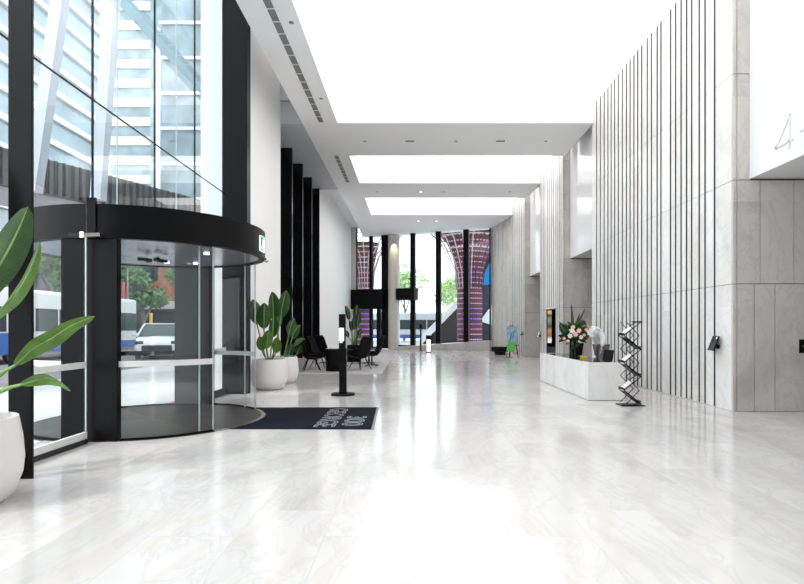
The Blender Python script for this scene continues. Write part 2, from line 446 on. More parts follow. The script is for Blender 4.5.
# ------------------------------------------------------------------ ceiling
cl = struct('ceiling', MB()
    .box(-3.3, -2.25, -8, 36.3, 7.5, 8.3)
    .box(-2.25, 5.37, 15.95, 19.0, 7.5, 8.3).box(-2.25, 5.37, 22.57, 25.15, 7.5, 8.3)
    .prism([(-2.25, 28.9), (5.37, 28.9), (5.37, 33), (4.7, 33.2), (-2.25, 36.2)], 7.5, 8.3)
    .box(-2.25, 5.37, -8, 5.0, 7.5, 8.3)
    .box(5.37, 12, 15.95, 19.3, 8.04, 8.3).box(5.37, 12, 22.57, 25.9, 8.04, 8.3), M['soffit'])
struct('ceiling_upper', MB().box(-4.7, 12.2, -8.2, 36.6, 8.3, 8.45).box(-4.7, 12.2, -8.2, 36.6, 8.45, 8.5), M['soffit']) if False else None
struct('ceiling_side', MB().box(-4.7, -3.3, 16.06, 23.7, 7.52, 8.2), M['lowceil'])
struct('ceiling_side_far', MB().box(-4.7, -3.3, 23.7, 36.5, 8.15, 8.3), M['soffit'])
struct('slot_fill_glow', MB().box(-4.7, -3.45, -8, 16.06, 10.0, 10.2), M['luminous'])  # unseen glowing slot roof, added to brighten the white left wall
struct('ceiling_slot', MB().box(-3.45, -3.3, -8, 16.06, 8.3, 10.0), M['white_paint'])
struct('wall_slot_end', MB().box(-4.7, -3.3, 16.0, 16.2, 8.2, 10.0), M['lowceil'])
labs = ['largest glowing white ceiling light panel, in the recess nearest the camera',
        'middle glowing white ceiling light panel, between the two cross beams',
        'smallest glowing white ceiling light panel, farthest down the hall']
for (a, b), lb in zip(((5.0, 15.95), (19.0, 22.57), (25.15, 28.9)), labs):
    tag(MB().box(-2.25, 5.37, a, b, 8.04, 8.12).build('ceiling_light_panel', M['luminous'] if a < 10 else M['luminous_far']), lb, 'ceiling light', 'glowing ceiling panels')
# grilles
def vent(y0, y1, label, step):
    t = thing('ceiling_vent', (-2.72, (y0 + y1) / 2, 7.5), label, 'vent', 'slot grilles in the left soffit')
    MB().box(-2.79, -2.65, y0, y1, 7.488, 7.502).build('grille_body', M['vent'], t)
    k = int((y1 - y0) / step)
    for i in range(k + 1):
        y = y0 + i * (y1 - y0) / k; MB().box(-2.795, -2.645, y - .010, y + .010, 7.480, 7.489).build('grille_bar', M['soffit'], t)
vent(5.0, 15.87, 'long narrow slot grille in the soffit above the revolving door', 0.42)
vent(18.94, 22.4, 'shorter slot grille in the soffit farther down the hall', 0.42)
# downlights
def downlight(px, py, lit, label, grp, sq=False):
    Y = F * 6.1 / (CY - py); x = (px - CX) * Y / F
    t = thing('downlight', (x, Y, 7.5), label, 'ceiling light', grp)
    if sq: MB().box(x - .14, x + .14, Y - .05, Y + .05, 7.485, 7.5).build('trim_plate', M['vent'], t)
    else: MB().lathe([(.075, 7.485), (.085, 7.499)], (x, Y, 0), 20).build('trim_ring', M['soffit'], t)
    if not sq: MB().lathe([(.05, 7.480), (.05, 7.486)], (x, Y, 0), 16).build('lamp', M['spot'] if lit else M['vent'], t)
for px in (365, 456, 546): downlight(px, 140.8, False, 'small unlit round ceiling fitting in the first cross beam', 'unlit fittings, first beam')
for px in (409.8, 500.5): downlight(px, 141, False, 'small rectangular ceiling plate in the first cross beam', 'rectangular plates, first beam', True)
downlight(420.7, 191.6, True, 'single lit downlight in the second cross beam', 'lit downlights')
for px in (377, 444, 510): downlight(px, 191.6, False, 'tiny unlit round ceiling fitting in the second cross beam', 'unlit fittings, second beam')
for px in (418.5, 436.3): downlight(px, 221.1, True, 'one of two lit downlights in the last soffit before the far windows', 'lit downlights')
downlight(291.4, 21.8, False, 'small round fitting in the left soffit at the top of the photo', 'side soffit fittings')
downlight(321, 98, False, 'small round fitting in the left soffit beside the end of the long grille', 'side soffit fittings')

# ------------------------------------------------------------------ left side : facade
XF = -3.97
struct('wall_left', MB().box(-4.6, XF, 11.62, 16.06, 0, 10), M['white_paint'])
struct('wall_left_far', MB().box(-4.7, -4.15, 23.65, 35.9, 0, 8.2), M['white_paint'])
struct('trim_4', MB().box(-4.15, -3.83, 35.9, 36.3, 0, 8.2), M['beige'])
struct('trim_kerb', MB().box(-4.6, -3.85, 16.06, 35.9, 0, 0.28), M['plinth'])
for i, (y) in enumerate((18.2, 19.95, 21.75, 23.5)):
    struct('trim_%d' % (10 + i), MB().box(-4.55, -4.11, y, y + .12, 0.28, 7.52), M['black_gloss'], bevel=.004)
wg = struct('window_4', MB().box(-4.58, -4.54, 16.06, 23.65, 0.28, 7.52), M['dark_glass'])
dk = MB()
for z in (3.2, 5.4): dk.box(-4.62, -4.52, 16.06, 23.65, z, z + .08)
dk.build('window_frame', M['black'], wg)
# two black facade posts
struct('trim_20', MB().box(-3.755, -3.535, 4.97, 5.00, 0, 10), M['black'], bevel=.004)
struct('trim_21', MB().box(-4.05, -3.52, 11.37, 11.62, 0, 10), M['black'], bevel=.004)
struct('trim_22', MB().box(-4.10, -3.80, -8, 4.97, 0, .1).box(-4.10, -3.95, 4.97, 5.05, 0, 10), M['black'])
# upper glazing
wu = struct('window_1', MB().box(XF - .012, XF, 5.05, 11.4, 2.92, 10), M['glass_teal'])
fr = MB()
for y in (6.65, 8.25, 9.76): fr.box(XF - .02, XF + .008, y - .005, y + .005, 2.92, 10)
fr.box(XF - .01, XF + .006, 5.05, 11.4, 4.225, 4.24)
fr.build('glazing_bars', M['black'], wu)
for y in (7.2, 9.0): MB().box(XF - .013, XF + .002, y - .004, y + .004, 2.92, 10).build('silicone_joint', M['glass_edge'], wu)
# panes beside the drum
w2 = struct('window_2', MB().box(XF - .012, XF, 5.05, 6.52, 0.14, 2.92), M['glass'])
MB().box(XF - .03, XF + .03, 5.05, 6.5, 0, 0.06).build('sill', M['charcoal'], w2)
MB().box(XF - .02, XF + .02, 5.05, 6.5, 0.06, 0.14).build('bottom_rail', M['frost'], w2)
MB().box(XF + .002, XF + .006, 5.05, 6.5, 0.915, 0.99).build('frosted_band', M['frost'], w2)
MB().box(XF - .012, XF + .004, 6.505, 6.52, 0.14, 2.5).build('glass_edge', M['glass_edge'], w2)
MB().box(XF - .006, XF + .10, 6.53, 6.56, 2.5, 2.99).build('glass_fin', M['black'], w2)
w3 = struct('window_3', MB().box(XF - .012, XF, 9.9, 11.4, 0.14, 2.92), M['glass'])
MB().box(XF - .02, XF + .02, 9.9, 11.4, 0, 0.14).build('bottom_rail', M['charcoal'], w3)
MB().box(XF + .002, XF + .006, 9.9, 11.4, 0.915, 0.99).build('frosted_band', M['frost'], w3)
struct('window_5', MB().box(XF - .012, XF, -8, 5.03, 0.0, 10), M['glass'])
# stainless clamp
t = thing('glass_clamp', (XF + .03, 6.48, 2.48), 'brushed steel clamp holding the side pane to the black drum post', 'clamp')
MB().box(XF - .02, XF + .03, 6.41, 6.42, 2.48, 2.55).build('clamp_plate', M['chrome'], t, bevel=.004)
MB().bar((XF + .02, 6.42, 2.51), (XF + .17, 6.50, 2.53), .06, .045).build('clamp_arm', M['chrome'], t, bevel=.004)

# ------------------------------------------------------------------ revolving door
DC = (-3.985, 8.21)
rd = thing('revolving_door', (DC[0], DC[1], 0), 'black drum revolving door with curved clear glass, left of the hall', 'revolving door')
MB().arc_wall((DC[0], DC[1]), 1.56, 1.66, 0, 360, 2.5, 2.92, 96).build('canopy_fascia', M['black'], rd, smooth='auto')
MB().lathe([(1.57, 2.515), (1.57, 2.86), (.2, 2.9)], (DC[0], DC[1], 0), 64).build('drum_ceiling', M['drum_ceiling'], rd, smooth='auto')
# dark grating floor with parallel ridges
ff = MB().lathe([(1.60, 0.001), (1.60, 0.008)], (DC[0], DC[1], 0), 72).build('floor_plate', M['charcoal'], rd)
m_, nt_, out_ = new_mat('ridged_floor')
p_ = nt_.nodes.new('ShaderNodeBsdfPrincipled'); g_ = nt_.nodes.new('ShaderNodeNewGeometry')
s_ = nt_.nodes.new('ShaderNodeSeparateXYZ'); nt_.links.new(g_.outputs['Position'], s_.inputs[0])
a_ = nd(nt_, 'ShaderNodeMath', operation='MULTIPLY'); a_.inputs[1].default_value = 2 * PI / 0.11; nt_.links.new(s_.outputs['Y'], a_.inputs[0])
b_ = nd(nt_, 'ShaderNodeMath', operation='SINE'); nt_.links.new(a_.outputs[0], b_.inputs[0])
c_ = ramp(nt_, b_.outputs[0], [(0.0, (0.035, 0.03, 0.028)), (0.9, (0.035, 0.03, 0.028)), (1.0, (0.16, 0.15, 0.14))])
nt_.links.new(c_.outputs[0], p_.inputs['Base Color']); p_.inputs['Roughness'].default_value = .35
nt_.links.new(p_.outputs[0], out_.inputs[0])
ff.data.materials[0] = m_
MB().arc_wall(DC, 1.60, 1.655, -37, 37, 0.0, 0.012, 40).build('threshold_ring', M['chrome'], rd, smooth='auto')
MB().arc_wall(DC, 1.60, 1.64, 37, 323, 0.0, 0.010, 60).build('floor_ring', M['black'], rd, smooth='auto')
for s in (-1, 1):
    y = DC[1] + s * 1.62
    MB().box(-4.33, -3.64, min(y, y - s * .1) , max(y, y - s * .1), 0.0, 2.5).build('jamb', M['black'] if s < 0 else M['charcoal'], rd, bevel=.004)
for k, (a0, a1) in enumerate(((-78, -37), (37, 78), (102, 143), (217, 258))):
    g = MB().arc_wall(DC, 1.600, 1.612, a0, a1, 0.03, 2.5, 24).build('curved_glass', M['glass_curved'], rd, smooth='auto')
    MB().arc_wall(DC, 1.613, 1.617, a0, a1, 0.915, 0.99, 24).build('frosted_band', M['frost'], g, smooth='auto')
    MB().arc_wall(DC, 1.59, 1.622, a0, a1, 0.0, 0.03, 24).build('bottom_channel', M['black'], g, smooth='auto')
    e = a1 if k in (0, 2) else a0
    x, y = DC[0] + 1.606 * math.cos(R(e)), DC[1] + 1.606 * math.sin(R(e))
    MB().lathe([(.010, 0.01), (.010, 2.5)], (x, y, 0), 10).build('edge_stile', M['glass_edge'], g, smooth='auto')
for a in (-43, 47, 137, 227):
    d = Vector((math.cos(R(a)), math.sin(R(a)), 0)); c0 = Vector((DC[0], DC[1], 0))
    b = MB().bar(c0 + d * .06 + Vector((0, 0, 1.26)), c0 + d * 1.53 + Vector((0, 0, 1.26)), .012, 2.42, up=(0, 0, 1))
    wgp = MB()
    n = Vector((-d.y, d.x, 0)) * .006
    q = [c0 + d * .06 - n, c0 + d * 1.53 - n, c0 + d * 1.53 + n, c0 + d * .06 + n]
    wgp.prism([(v.x, v.y) for v in q], .03, 2.48)
    wing = wgp.build('wing', M['glass_curved'], rd)
    e = c0 + d * 1.55
    MB().lathe([(.012, .02), (.012, 2.49)], (e.x, e.y, 0), 8).build('outer_stile', M['glass_edge'], wing, smooth='auto')
    for z in (2.44,):
        MB().bar(c0 + d * .06 + Vector((0, 0, z)), c0 + d * .22 + Vector((0, 0, z)), .03, .05).build('patch_fitting', M['black'], wing)
for dx, dy in ((-.2, .9), (.25, 1.0), (-1.0, -.2), (.9, -.2)):
    MB().lathe([(.04, 2.500), (.04, 2.515)], (DC[0] + dx, DC[1] + dy, 0), 12).build('ceiling_spot', M['spot'], rd)
# sensor at the right end of the canopy
a = R(15)
MB().ball((DC[0] + 1.68 * math.cos(R(17)), DC[1] + 1.68 * math.sin(R(17)), 2.50), .04).build('sensor', M['chrome'], rd, smooth=True)
# exit sign wrapped on the canopy
t = thing('exit_sign', (DC[0] + 1.66 * math.cos(R(-3)), DC[1] + 1.66 * math.sin(R(-3)), 2.58), 'green illuminated exit sign with running figure on the canopy edge', 'sign')
MB().arc_wall(DC, 1.662, 1.675, -3, 5, 2.58, 2.80, 8).build('green_panel', M['exit_green'], t)
def on_drum(ang, z, r=1.679): return Vector((DC[0] + r * math.cos(R(ang + 6)), DC[1] + r * math.sin(R(ang + 6)), z))
b = MB()
b.ball(on_drum(-4.4, 2.755), .014, 8, 6)
for p0, p1 in (((-4.8, 2.735), (-5.2, 2.68)), ((-5.2, 2.68), (-6.2, 2.65)), ((-6.2, 2.65), (-6.6, 2.61)), ((-5.2, 2.68), (-4.4, 2.65)), ((-4.4, 2.65), (-4.5, 2.605)), ((-4.8, 2.73), (-3.8, 2.70)), ((-4.9, 2.73), (-6.1, 2.715))):
    b.bar(on_drum(*p0), on_drum(*p1), .012)
for p0, p1 in (((-2.9, 2.60), (-2.9, 2.78)), ((-2.9, 2.78), (-1.6, 2.78)), ((-1.6, 2.78), (-1.6, 2.60))):
    b.bar(on_drum(*p0), on_drum(*p1), .01)
b.build('running_figure', M['exit_white'], t)
b = MB(); b.arc_wall(DC, 1.664, 1.677, -3.3, 5.3, 2.573, 2.582, 6).arc_wall(DC, 1.664, 1.677, -3.3, 5.3, 2.798, 2.807, 6)
b.arc_wall(DC, 1.664, 1.677, -3.3, -2.9, 2.573, 2.807, 2).arc_wall(DC, 1.664, 1.677, 4.9, 5.3, 2.573, 2.807, 2)
b.build('sign_border', M['exit_white'], t)

# ------------------------------------------------------------------ entrance mat
t = thing('entrance_mat', (-1.6, 8.4, 0), 'navy entrance mat with outlined lettering 300 GEORGE beside the revolving door', 'mat')
def circ(a, r): return (DC[0] + r * math.cos(R(a)), DC[1] + r * math.sin(R(a)))
left = [circ(a, 1.67) for a in (44.5, 35, 25, 15, 5, -5, -15, -22, -28.5)]
MB().prism([(-.575, 7.39), (-.635, 9.42)] + left, 0.0, .010).build('pile', M['navy'], t)
MB().prism([(-.545, 7.37), (-.605, 9.44), (-.635, 9.42), (-.575, 7.39)], 0.0, .009).build('edging', M['mat_edge'], t)
for body, x0, ya, wd, hh in (('GEORGE', -1.41, 9.24, 1.70, .31), ('300', -1.03, 8.44, .82, .31)):
    o = text_mesh('lettering', body, 0.3, M['mat_text'], t, fill=False, bevel=.006)
    fit(o, wd, hh)
    for v in o.data.vertices:
        x, y, z = v.co; v.co = (x0 + y - t.location.x, ya - x - t.location.y, .012 + z * .3)

# ------------------------------------------------------------------ potted plants
def bez(p0, p1, p2, n):
    return [p0 * (1 - t) ** 2 + p1 * 2 * t * (1 - t) + p2 * t * t for t in [i / n for i in range(n + 1)]]
def leaf_blade(pts, width, side, parent, mat, fold=0.25, droop=0.0, name='leaf', wprof=None, wave=0.0):
    """blade swept along pts; side = direction across the blade"""
    n = len(pts); mb = MB(); vs = []; uv = []; K = 6
    for i, p in enumerate(pts):
        t = i / (n - 1)
        tan = (pts[min(i + 1, n - 1)] - pts[max(i - 1, 0)]).normalized()
        s = (side - tan * side.dot(tan)).normalized(); nor = tan.cross(s)
        wv = (math.sin(PI * min(1, t * 1.0)) ** .62) * (1 - .28 * t) if wprof is None else wprof(t)
        wd = width * max(wv, .015)
        for k in range(K + 1):
            u = k / K * 2 - 1
            vs.append(p + s * (u * wd * .5) + nor * (abs(u) * fold * wd * .5 - u * u * droop * wd + wave * wd * math.sin(t * 17 + u * 2) * abs(u)))
            uv.append((k / K, t))
    for i in range(n - 1):
        for k in range(K):
            a = i * (K + 1) + k; mb.f.append((a, a + 1, a + K + 2, a + K + 1))
    mb.v = [tuple(v) for v in vs]; mb.uv = uv
    return mb.build(name, mat, parent, smooth=True, fix=False)
def pot(parent, r, h, mat, x, y):
    MB().lathe([(r * .66, 0), (r * .84, h * .10), (r * .97, h * .32), (r * 1.0, h * .5), (r * .97, h * .75), (r * .9, h), (r * .83, h), (r * .83, h * .9)], (x, y, 0), 48).build('pot', mat, parent, smooth='auto')
    MB().lathe([(.01, h * .92), (r * .84, h * .90), (r * .84, h * .86)][::-1], (x, y, 0), 24).build('soil', M['soil'], parent)

# foreground plant : leaves measured against the photo at about 4 m
t = thing('potted_plant', (-3.57, 4.22, 0), 'large leafy plant in a round white pot at the left edge, nearest the camera', 'potted plant')
pot(t, .42, .685, M['pot'], -3.57, 4.22)
base = Vector((-3.57, 4.22, .62))
def big_leaf(pix, Y0, Y1, width, side, mat, stem_from, fold=.3, wprof=None, wave=0.0, seg=14):
    pts = [at(px, py, Y0 + (Y1 - Y0) * i / (len(pix) - 1)) for i, (px, py) in enumerate(pix)]
    cur = []
    # resample polyline smoothly
    n = len(pts)
    for i in range(seg + 1):
        f = i / seg * (n - 1); k = min(int(f), n - 2); u = f - k
        p0 = pts[max(k - 1, 0)]; p1 = pts[k]; p2 = pts[k + 1]; p3 = pts[min(k + 2, n - 1)]
        cur.append(0.5 * ((2 * p1) + (p2 - p0) * u + (2 * p0 - 5 * p1 + 4 * p2 - p3) * u * u + (3 * p1 - p0 - 3 * p2 + p3) * u ** 3))
    lf = leaf_blade(cur, width, Vector(side), t, mat, fold=fold, wprof=wprof, wave=wave)
    st = bez(stem_from, (stem_from + cur[0]) / 2 + Vector((-.05, 0, .12)), cur[0], 10)
    MB().tube(st + [cur[1], cur[3], cur[6]], [.018] * 9 + [.012, .011, .009, .006, .003], 8).build('stem', M['stem'], lf, smooth=True)
    return lf
big_leaf([(-24, 305), (-8, 278), (8, 250), (19, 228), (28, 207)], 4.05, 3.95, .27, (1, .1, .45), M['leaf'], base + Vector((0, 0, 0)), wave=.02)
big_leaf([(-14, 325), (4, 306), (19, 288), (31, 266), (40, 241)], 4.15, 4.05, .15, (.8, -.2, .5), M['leaf_light'], base + Vector((.03, -.03, 0)), wave=.02, fold=.5)
big_leaf([(14, 366), (34, 348), (52, 338), (72, 325), (95, 316)], 3.95, 3.80, .155, (0.35, -.55, .8), M['leaf_light'], base + Vector((.04, -.02, 0)), wave=.03, fold=.35)
big_leaf([(20, 385), (36, 380), (48, 378), (60, 382), (71, 391)], 3.9, 3.78, .12, (0.1, -.6, .8), M['leaf_light'], base + Vector((.06, -.02, 0)), wave=.02, fold=.3)
big_leaf([(-60, 330), (-75, 270), (-85, 210), (-100, 165), (-118, 140)], 4.3, 4.5, .3, (1, .3, 0), M['leaf'], base + Vector((-.04, .03, 0)))
big_leaf([(-80, 360), (-120, 330), (-160, 310), (-200, 310), (-235, 330)], 4.2, 4.0, .26, (0, 1, .2), M['leaf'], base + Vector((-.06, 0, 0)))
big_leaf([(-35, 320), (-38, 270), (-36, 220), (-30, 180), (-24, 150)], 4.5, 4.8, .28, (1, -.2, 0), M['leaf'], base + Vector((0, .06, 0)))

# plants behind the revolving door
def mid_plant(x, y, r, h, label, group, leaves, potmat, name='potted_plant'):
    t = thing(name, (x, y, 0), label, 'potted plant', group)
    pot(t, r, h, potmat, x, y)
    b = Vector((x, y, h * .9))
    for (dx, dz, w_, L, lean, dy, mt) in leaves:
        root = b + Vector((dx * .12, dy * .1, 0))
        m1 = root + Vector((dx * .35, dy * .3, dz * .5))
        j = b + Vector((dx * .7, dy * .7, dz))
        tip = j + Vector((lean * L * .55, dy * .25, L * math.sqrt(max(.05, 1 - (lean * .8) ** 2))))
        mid = j + Vector((lean * L * .12, dy * .05, L * .55))
        cur = bez(j, mid, tip, 12)
        lf = leaf_blade(cur, w_ * 1.4, Vector((.9, -.35 if dx > 0 else .35, 0)) if abs(lean) < .9 else Vector((.1, -.7, .6)), t, M[mt], fold=.3, wave=.02)
        MB().tube(bez(root, m1, j, 8) + [cur[4], cur[8]], [.016] * 9 + [.008, .004], 6).build('stem', M['stem'], lf, smooth=True)
    return t
mid_plant(-3.30, 12.3, .42, .69, 'leafy plant in a white pot just behind the revolving door, nearer of the pair', 'white potted plants by the door', [
    (-.42, .85, .26, .62, -.35, .1, 'leaf'), (-.12, .75, .28, .60, .08, -.2, 'leaf'), (.10, .95, .28, .68, -.12, .15, 'leaf'), (.38, 1.00, .28, .68, .35, .0, 'leaf'),
    (.0, .30, .20, .45, .3, -.3, 'leaf_light'), (.25, .20, .22, .38, .3, -.2, 'leaf_light'), (-.2, .25, .18, .35, -.3, -.1, 'leaf_light'), (.05, .55, .24, .5, .1, .2, 'leaf')], M['pot'])
mid_plant(-3.36, 13.75, .42, .67, 'leafy plant in a white pot against the white wall, farther of the pair', 'white potted plants by the door', [
    (.38, .50, .22, .50, .85, -.1, 'leaf'), (.42, .28, .18, .50, 1.1, 0, 'leaf_light'), (.20, .60, .24, .5, .5, .2, 'leaf'), (-.2, .8, .22, .5, -.2, .2, 'leaf'), (.3, .10, .2, .35, .6, -.2, 'leaf_dark'), (.55, .12, .2, .3, .8, 0, 'leaf_dark')], M['pot'])

# ------------------------------------------------------------------ stand in the middle of the floor
t = thing('floor_stand', (-1.46, 11.2, 0), 'tall black dispenser stand on a round base in the middle of the floor', 'stand')
MB().lathe([(.25, 0), (.25, .025), (.235, .045), (.05, .05)], (-1.46, 11.2, 0), 40).build('base', M['black'], t, smooth='auto')
MB().box(-1.535, -1.385, 11.12, 11.24, .04, .98).build('post', M['black'], t, bevel=.004)
MB().box(-1.545, -1.41, 11.16, 11.28, .9, 1.69).build('upper_panel', M['black'], t, bevel=.004)
MB().box(-1.538, -1.440, 11.148, 11.162, 1.13, 1.40).build('white_notice', M['led_white'], t)
MB().lathe([(.034, 1.09), (.034, 1.14), (.028, 1.2), (.028, 1.3)], (-1.49, 11.12, 0), 16).build('nozzle', M['paper'], t, smooth='auto')
MB().box(-1.40, -1.36, 11.08, 11.2, .04, .07).build('pedal', M['black'], t)

# ------------------------------------------------------------------ reception desk and what stands on it
DX0, DX1, DY0, DY1, DZ = 3.38, 4.08, 10.34, 14.24, .735
t = thing('reception_desk', (3.73, 12.3, 0), 'long low white marble reception desk with a black top, right of the hall', 'desk')
b = MB()
b.box(DX0, DX0 + .05, DY0, 12.0, .008, DZ).box(DX0, DX0 + .05, 12.006, DY1, .008, DZ)
b.box(DX0 + .052, DX1, DY0, DY0 + .05, .008, DZ).box(DX0 + .052, DX1, DY1 - .05, DY1, .008, DZ)
b.build('marble_cladding', M['desk_marble'], t)
MB().box(DX0 + .06, DX1 - .04, DY0 + .06, DY1 - .06, 0, DZ - .03).build('carcass', M['charcoal'], t)
MB().box(DX0 + .052, DX1, DY0 + .052, DY1 - .052, DZ - .028, DZ - .004).build('worktop', M['desk_top'], t)
TOP = DZ - .004
# vase and flowers
VX, VY = 3.72, 12.5
M['vase_glass'] = glass('green_vase_glass', (0.35, 0.50, 0.32), 1.0)
M['water'] = glass('vase_water', (0.30, 0.42, 0.25), 0.6)
t = thing('vase', (VX, VY, TOP), 'tall clear cylinder vase with green stems, on the reception desk', 'vase')
MB().lathe([(.072, TOP), (.075, TOP + .01), (.075, TOP + .36), (.067, TOP + .36), (.067, TOP + .02)], (VX, VY, 0), 28).build('vase_body', M['vase_glass'], t, smooth='auto')
MB().lathe([(.064, TOP + .021), (.064, TOP + .30)], (VX, VY, 0), 20).build('water', M['water'], t, smooth='auto')
random.seed(4)
fa = thing('flower_arrangement', (VX, VY, TOP + .02), 'big round bouquet of pink lilies, white orchids and green spikes in the desk vase', 'flowers')
M['pink'] = plain('pink_petal', (0.80, 0.50, 0.45), 0.6, var=.15, scale=12)
M['cream'] = plain('cream_petal', (0.85, 0.78, 0.68), 0.6, var=.1, scale=12)
M['whitep'] = plain('white_petal', (0.85, 0.85, 0.84), 0.6)
M['burg'] = plain('burgundy_foliage', (0.06, 0.015, 0.03), 0.5)
M['orange'] = plain('orange_petal', (0.75, 0.30, 0.10), 0.6)
FC = Vector((VX + .03, VY, 1.24))
sb = MB()
for i in range(16):
    a = random.random() * 2 * PI; rr = .05
    p0 = Vector((VX + rr * math.cos(a) * .6, VY + rr * math.sin(a) * .6, TOP + .03)); p1 = Vector((VX - rr * math.cos(a), VY - rr * math.sin(a), TOP + .36))
    p2 = FC + Vector((random.uniform(-.25, .25), random.uniform(-.2, .2), random.uniform(-.1, .25)))
    sb.tube([p0, p1, p2], .006, 6)
sb.build('stems', M['leaf_dark'] if False else M['stem'], fa)
def rnd_dir(zmin=-.5):
    while True:
        v = Vector((random.uniform(-1, 1), random.uniform(-1, 1), random.uniform(-1, 1)))
        if .1 < v.length < 1 and v.normalized().z > zmin: return v.normalized()
def flower(c, d, r, mat, name='blossom', petals=6):
    d = d.normalized(); u = d.orthogonal().normalized(); v = d.cross(u)
    mb = MB()
    for k in range(petals):
        a = 2 * PI * k / petals
        q = (u * math.cos(a) + v * math.sin(a)); s = d.cross(q)
        P = []
        for tt, wd, hh in ((0, .05, 0), (.35, .28, .22), (.7, .30, .30), (1.0, .04, .16)):
            ctr = c + q * r * tt + d * r * hh
            P.append((ctr - s * r * wd, ctr + d * (-.05 * r), ctr + s * r * wd))
        o = len(mb.v)
        for row in P: mb.v += [tuple(x) for x in row]
        for i in range(3):
            for j in range(2):
                mb.f.append((o + i * 3 + j, o + i * 3 + j + 1, o + (i + 1) * 3 + j + 1, o + (i + 1) * 3 + j))
    mb.ball(c + d * r * .12, r * .14, 8, 6)
    return mb.build(name, mat, fa, fix=False, smooth=True)
for i in range(110):
    d = rnd_dir(-.65)
    L = random.uniform(.20, .36)
    st = FC + d * .06
    tip = FC + Vector((d.x * (L + .07), d.y * L, d.z * (L + .02)))
    side = d.cross(Vector((random.uniform(-1, 1), random.uniform(-1, 1), random.uniform(-1, 1)))).normalized()
    leaf_blade(bez(st, (st + tip) / 2 + Vector((0, 0, .05)), tip, 6), random.uniform(.12, .19), side, fa, M['leaf'] if random.random() < .45 else M['leaf_dark'], fold=.2)
for i in range(34):
    d = rnd_dir(-.9); d.z = -abs(d.z) * .6 - .1
    d.normalize(); st = FC + d * .08; tip = FC + d * random.uniform(.24, .36)
    leaf_blade(bez(st, (st + tip) / 2, tip, 5), .12, d.orthogonal().normalized(), fa, M['burg'], fold=.2)
for dx, dz, r, mt in ((-.12, .10, .09, 'cream'), (-.05, .02, .085, 'pink'), (-.16, -.02, .08, 'cream'), (.02, .10, .08, 'pink'), (-.10, .18, .07, 'pink'), (.08, -.05, .07, 'cream'),
                      (.22, .12, .06, 'pink'), (.28, .20, .06, 'orange'), (.30, .05, .075, 'whitep'), (.36, .12, .075, 'whitep'), (.35, .0, .07, 'whitep'), (-.28, -.08, .05, 'pink'), (.16, .0, .05, 'pink'), (-.2, -.14, .05, 'cream'), (.33, -.06, .06, 'orange')):
    c = FC + Vector((dx, -.31 + abs(dx) * .45, dz)); flower(c, Vector((dx * .8, -1, dz * .5)), r * (.8 if mt != 'whitep' else 1), M[mt])
for dx, dz, lx in ((-.04, .75, -.03), (.14, .62, .22), (-.02, .60, -.07), (.08, .52, .12), (-.22, .32, -.25)):
    st = FC + Vector((0, 0, .05)); tip = FC + Vector((dx + lx * .6, 0, dz))
    leaf_blade(bez(st, (st + tip) / 2 + Vector((0, 0, 0)), tip, 8), .07, Vector((1, .2, 0)), fa, M['leaf_dark'] if dx < 0 else M['leaf'], fold=.3, name='spike_leaf')
leaf_blade(bez(FC + Vector((-.1, -.1, 0)), FC + Vector((-.28, -.1, .08)), FC + Vector((-.36, -.1, .28)), 8), .2, Vector((1, 0, .5)), fa, M['leaf_dark'], fold=.15)

# tablets and a yellow note pad
def tablet(x, y, w_, h_, lean, rz, label):
    t = thing('desk_screen', (x, y, TOP), label, 'screen', 'black screens on the desk')
    rot = Matrix.Translation((x, y, TOP)) @ Matrix.Rotation(rz, 4, 'Z') @ Matrix.Rotation(R(-lean), 4, 'X')
    MB().obox(rot @ Matrix.Translation((0, 0, h_ / 2 + .02)), w_, .014, h_).build('screen_back', M['black_matte'], t, bevel=.003)
    r2 = Matrix.Translation((x, y, TOP)) @ Matrix.Rotation(rz, 4, 'Z')
    MB().obox(r2 @ Matrix.Translation((0, .06, .006)), w_ * .5, .16, .012).build('foot', M['black_matte'], t)
    MB().bar(r2 @ Vector((0, .10, .01)), rot @ Vector((0, .012, h_ * .6)), .03, .012).build('prop', M['black_matte'], t)
tablet(3.93, 12.75, .20, .30, -14, R(18), 'small black tilted screen beside the vase, back turned to the hall')
tablet(3.90, 10.75, .20, .225, 24, R(-38), 'black tilted screen at the near corner of the desk')
t = tag(MB().box(3.74, 3.86, 11.85, 12.02, TOP, TOP + .035).build('note_block', M['yellow'], bevel=.004), 'small yellow block lying on the desk beside the vase', 'note block')

# receptionist
def skin(name, verts, edges, radii, mat, parent, sub=2, root=0):
    me = bpy.data.meshes.new(name)
    off = Vector((0, 0, 0)); q = parent
    while q is not None: off += q.location; q = q.parent
    me.from_pydata([tuple(Vector(v) - off) for v in verts], edges, [])
    o = bpy.data.objects.new(name, me); COL.objects.link(o)
    sm = o.modifiers.new('skin', 'SKIN'); sm.use_smooth_shade = True
    if not me.skin_vertices: pass
    for i, r in enumerate(radii):
        sv = me.skin_vertices[0].data[i]
        sv.radius = (r, r) if not isinstance(r, tuple) else r
        sv.use_root = (i == root)
    ss = o.modifiers.new('sub', 'SUBSURF'); ss.levels = sub; ss.render_levels = sub
    bpy.context.view_layer.update()
    m2 = bpy.data.meshes.new_from_object(o.evaluated_get(bpy.context.evaluated_depsgraph_get()))
    bpy.data.objects.remove(o)
    m2.name = name; m2.materials.clear(); m2.materials.append(mat)
    o = bpy.data.objects.new(name, m2); COL.objects.link(o); o.parent = parent
    m2.polygons.foreach_set('use_smooth', [True] * len(m2.polygons))
    return o
ps = thing('person', (4.62, 13.15, 0), 'person in a white long-sleeved shirt and grey trousers bending over the desk behind the flowers', 'person')
P = Vector
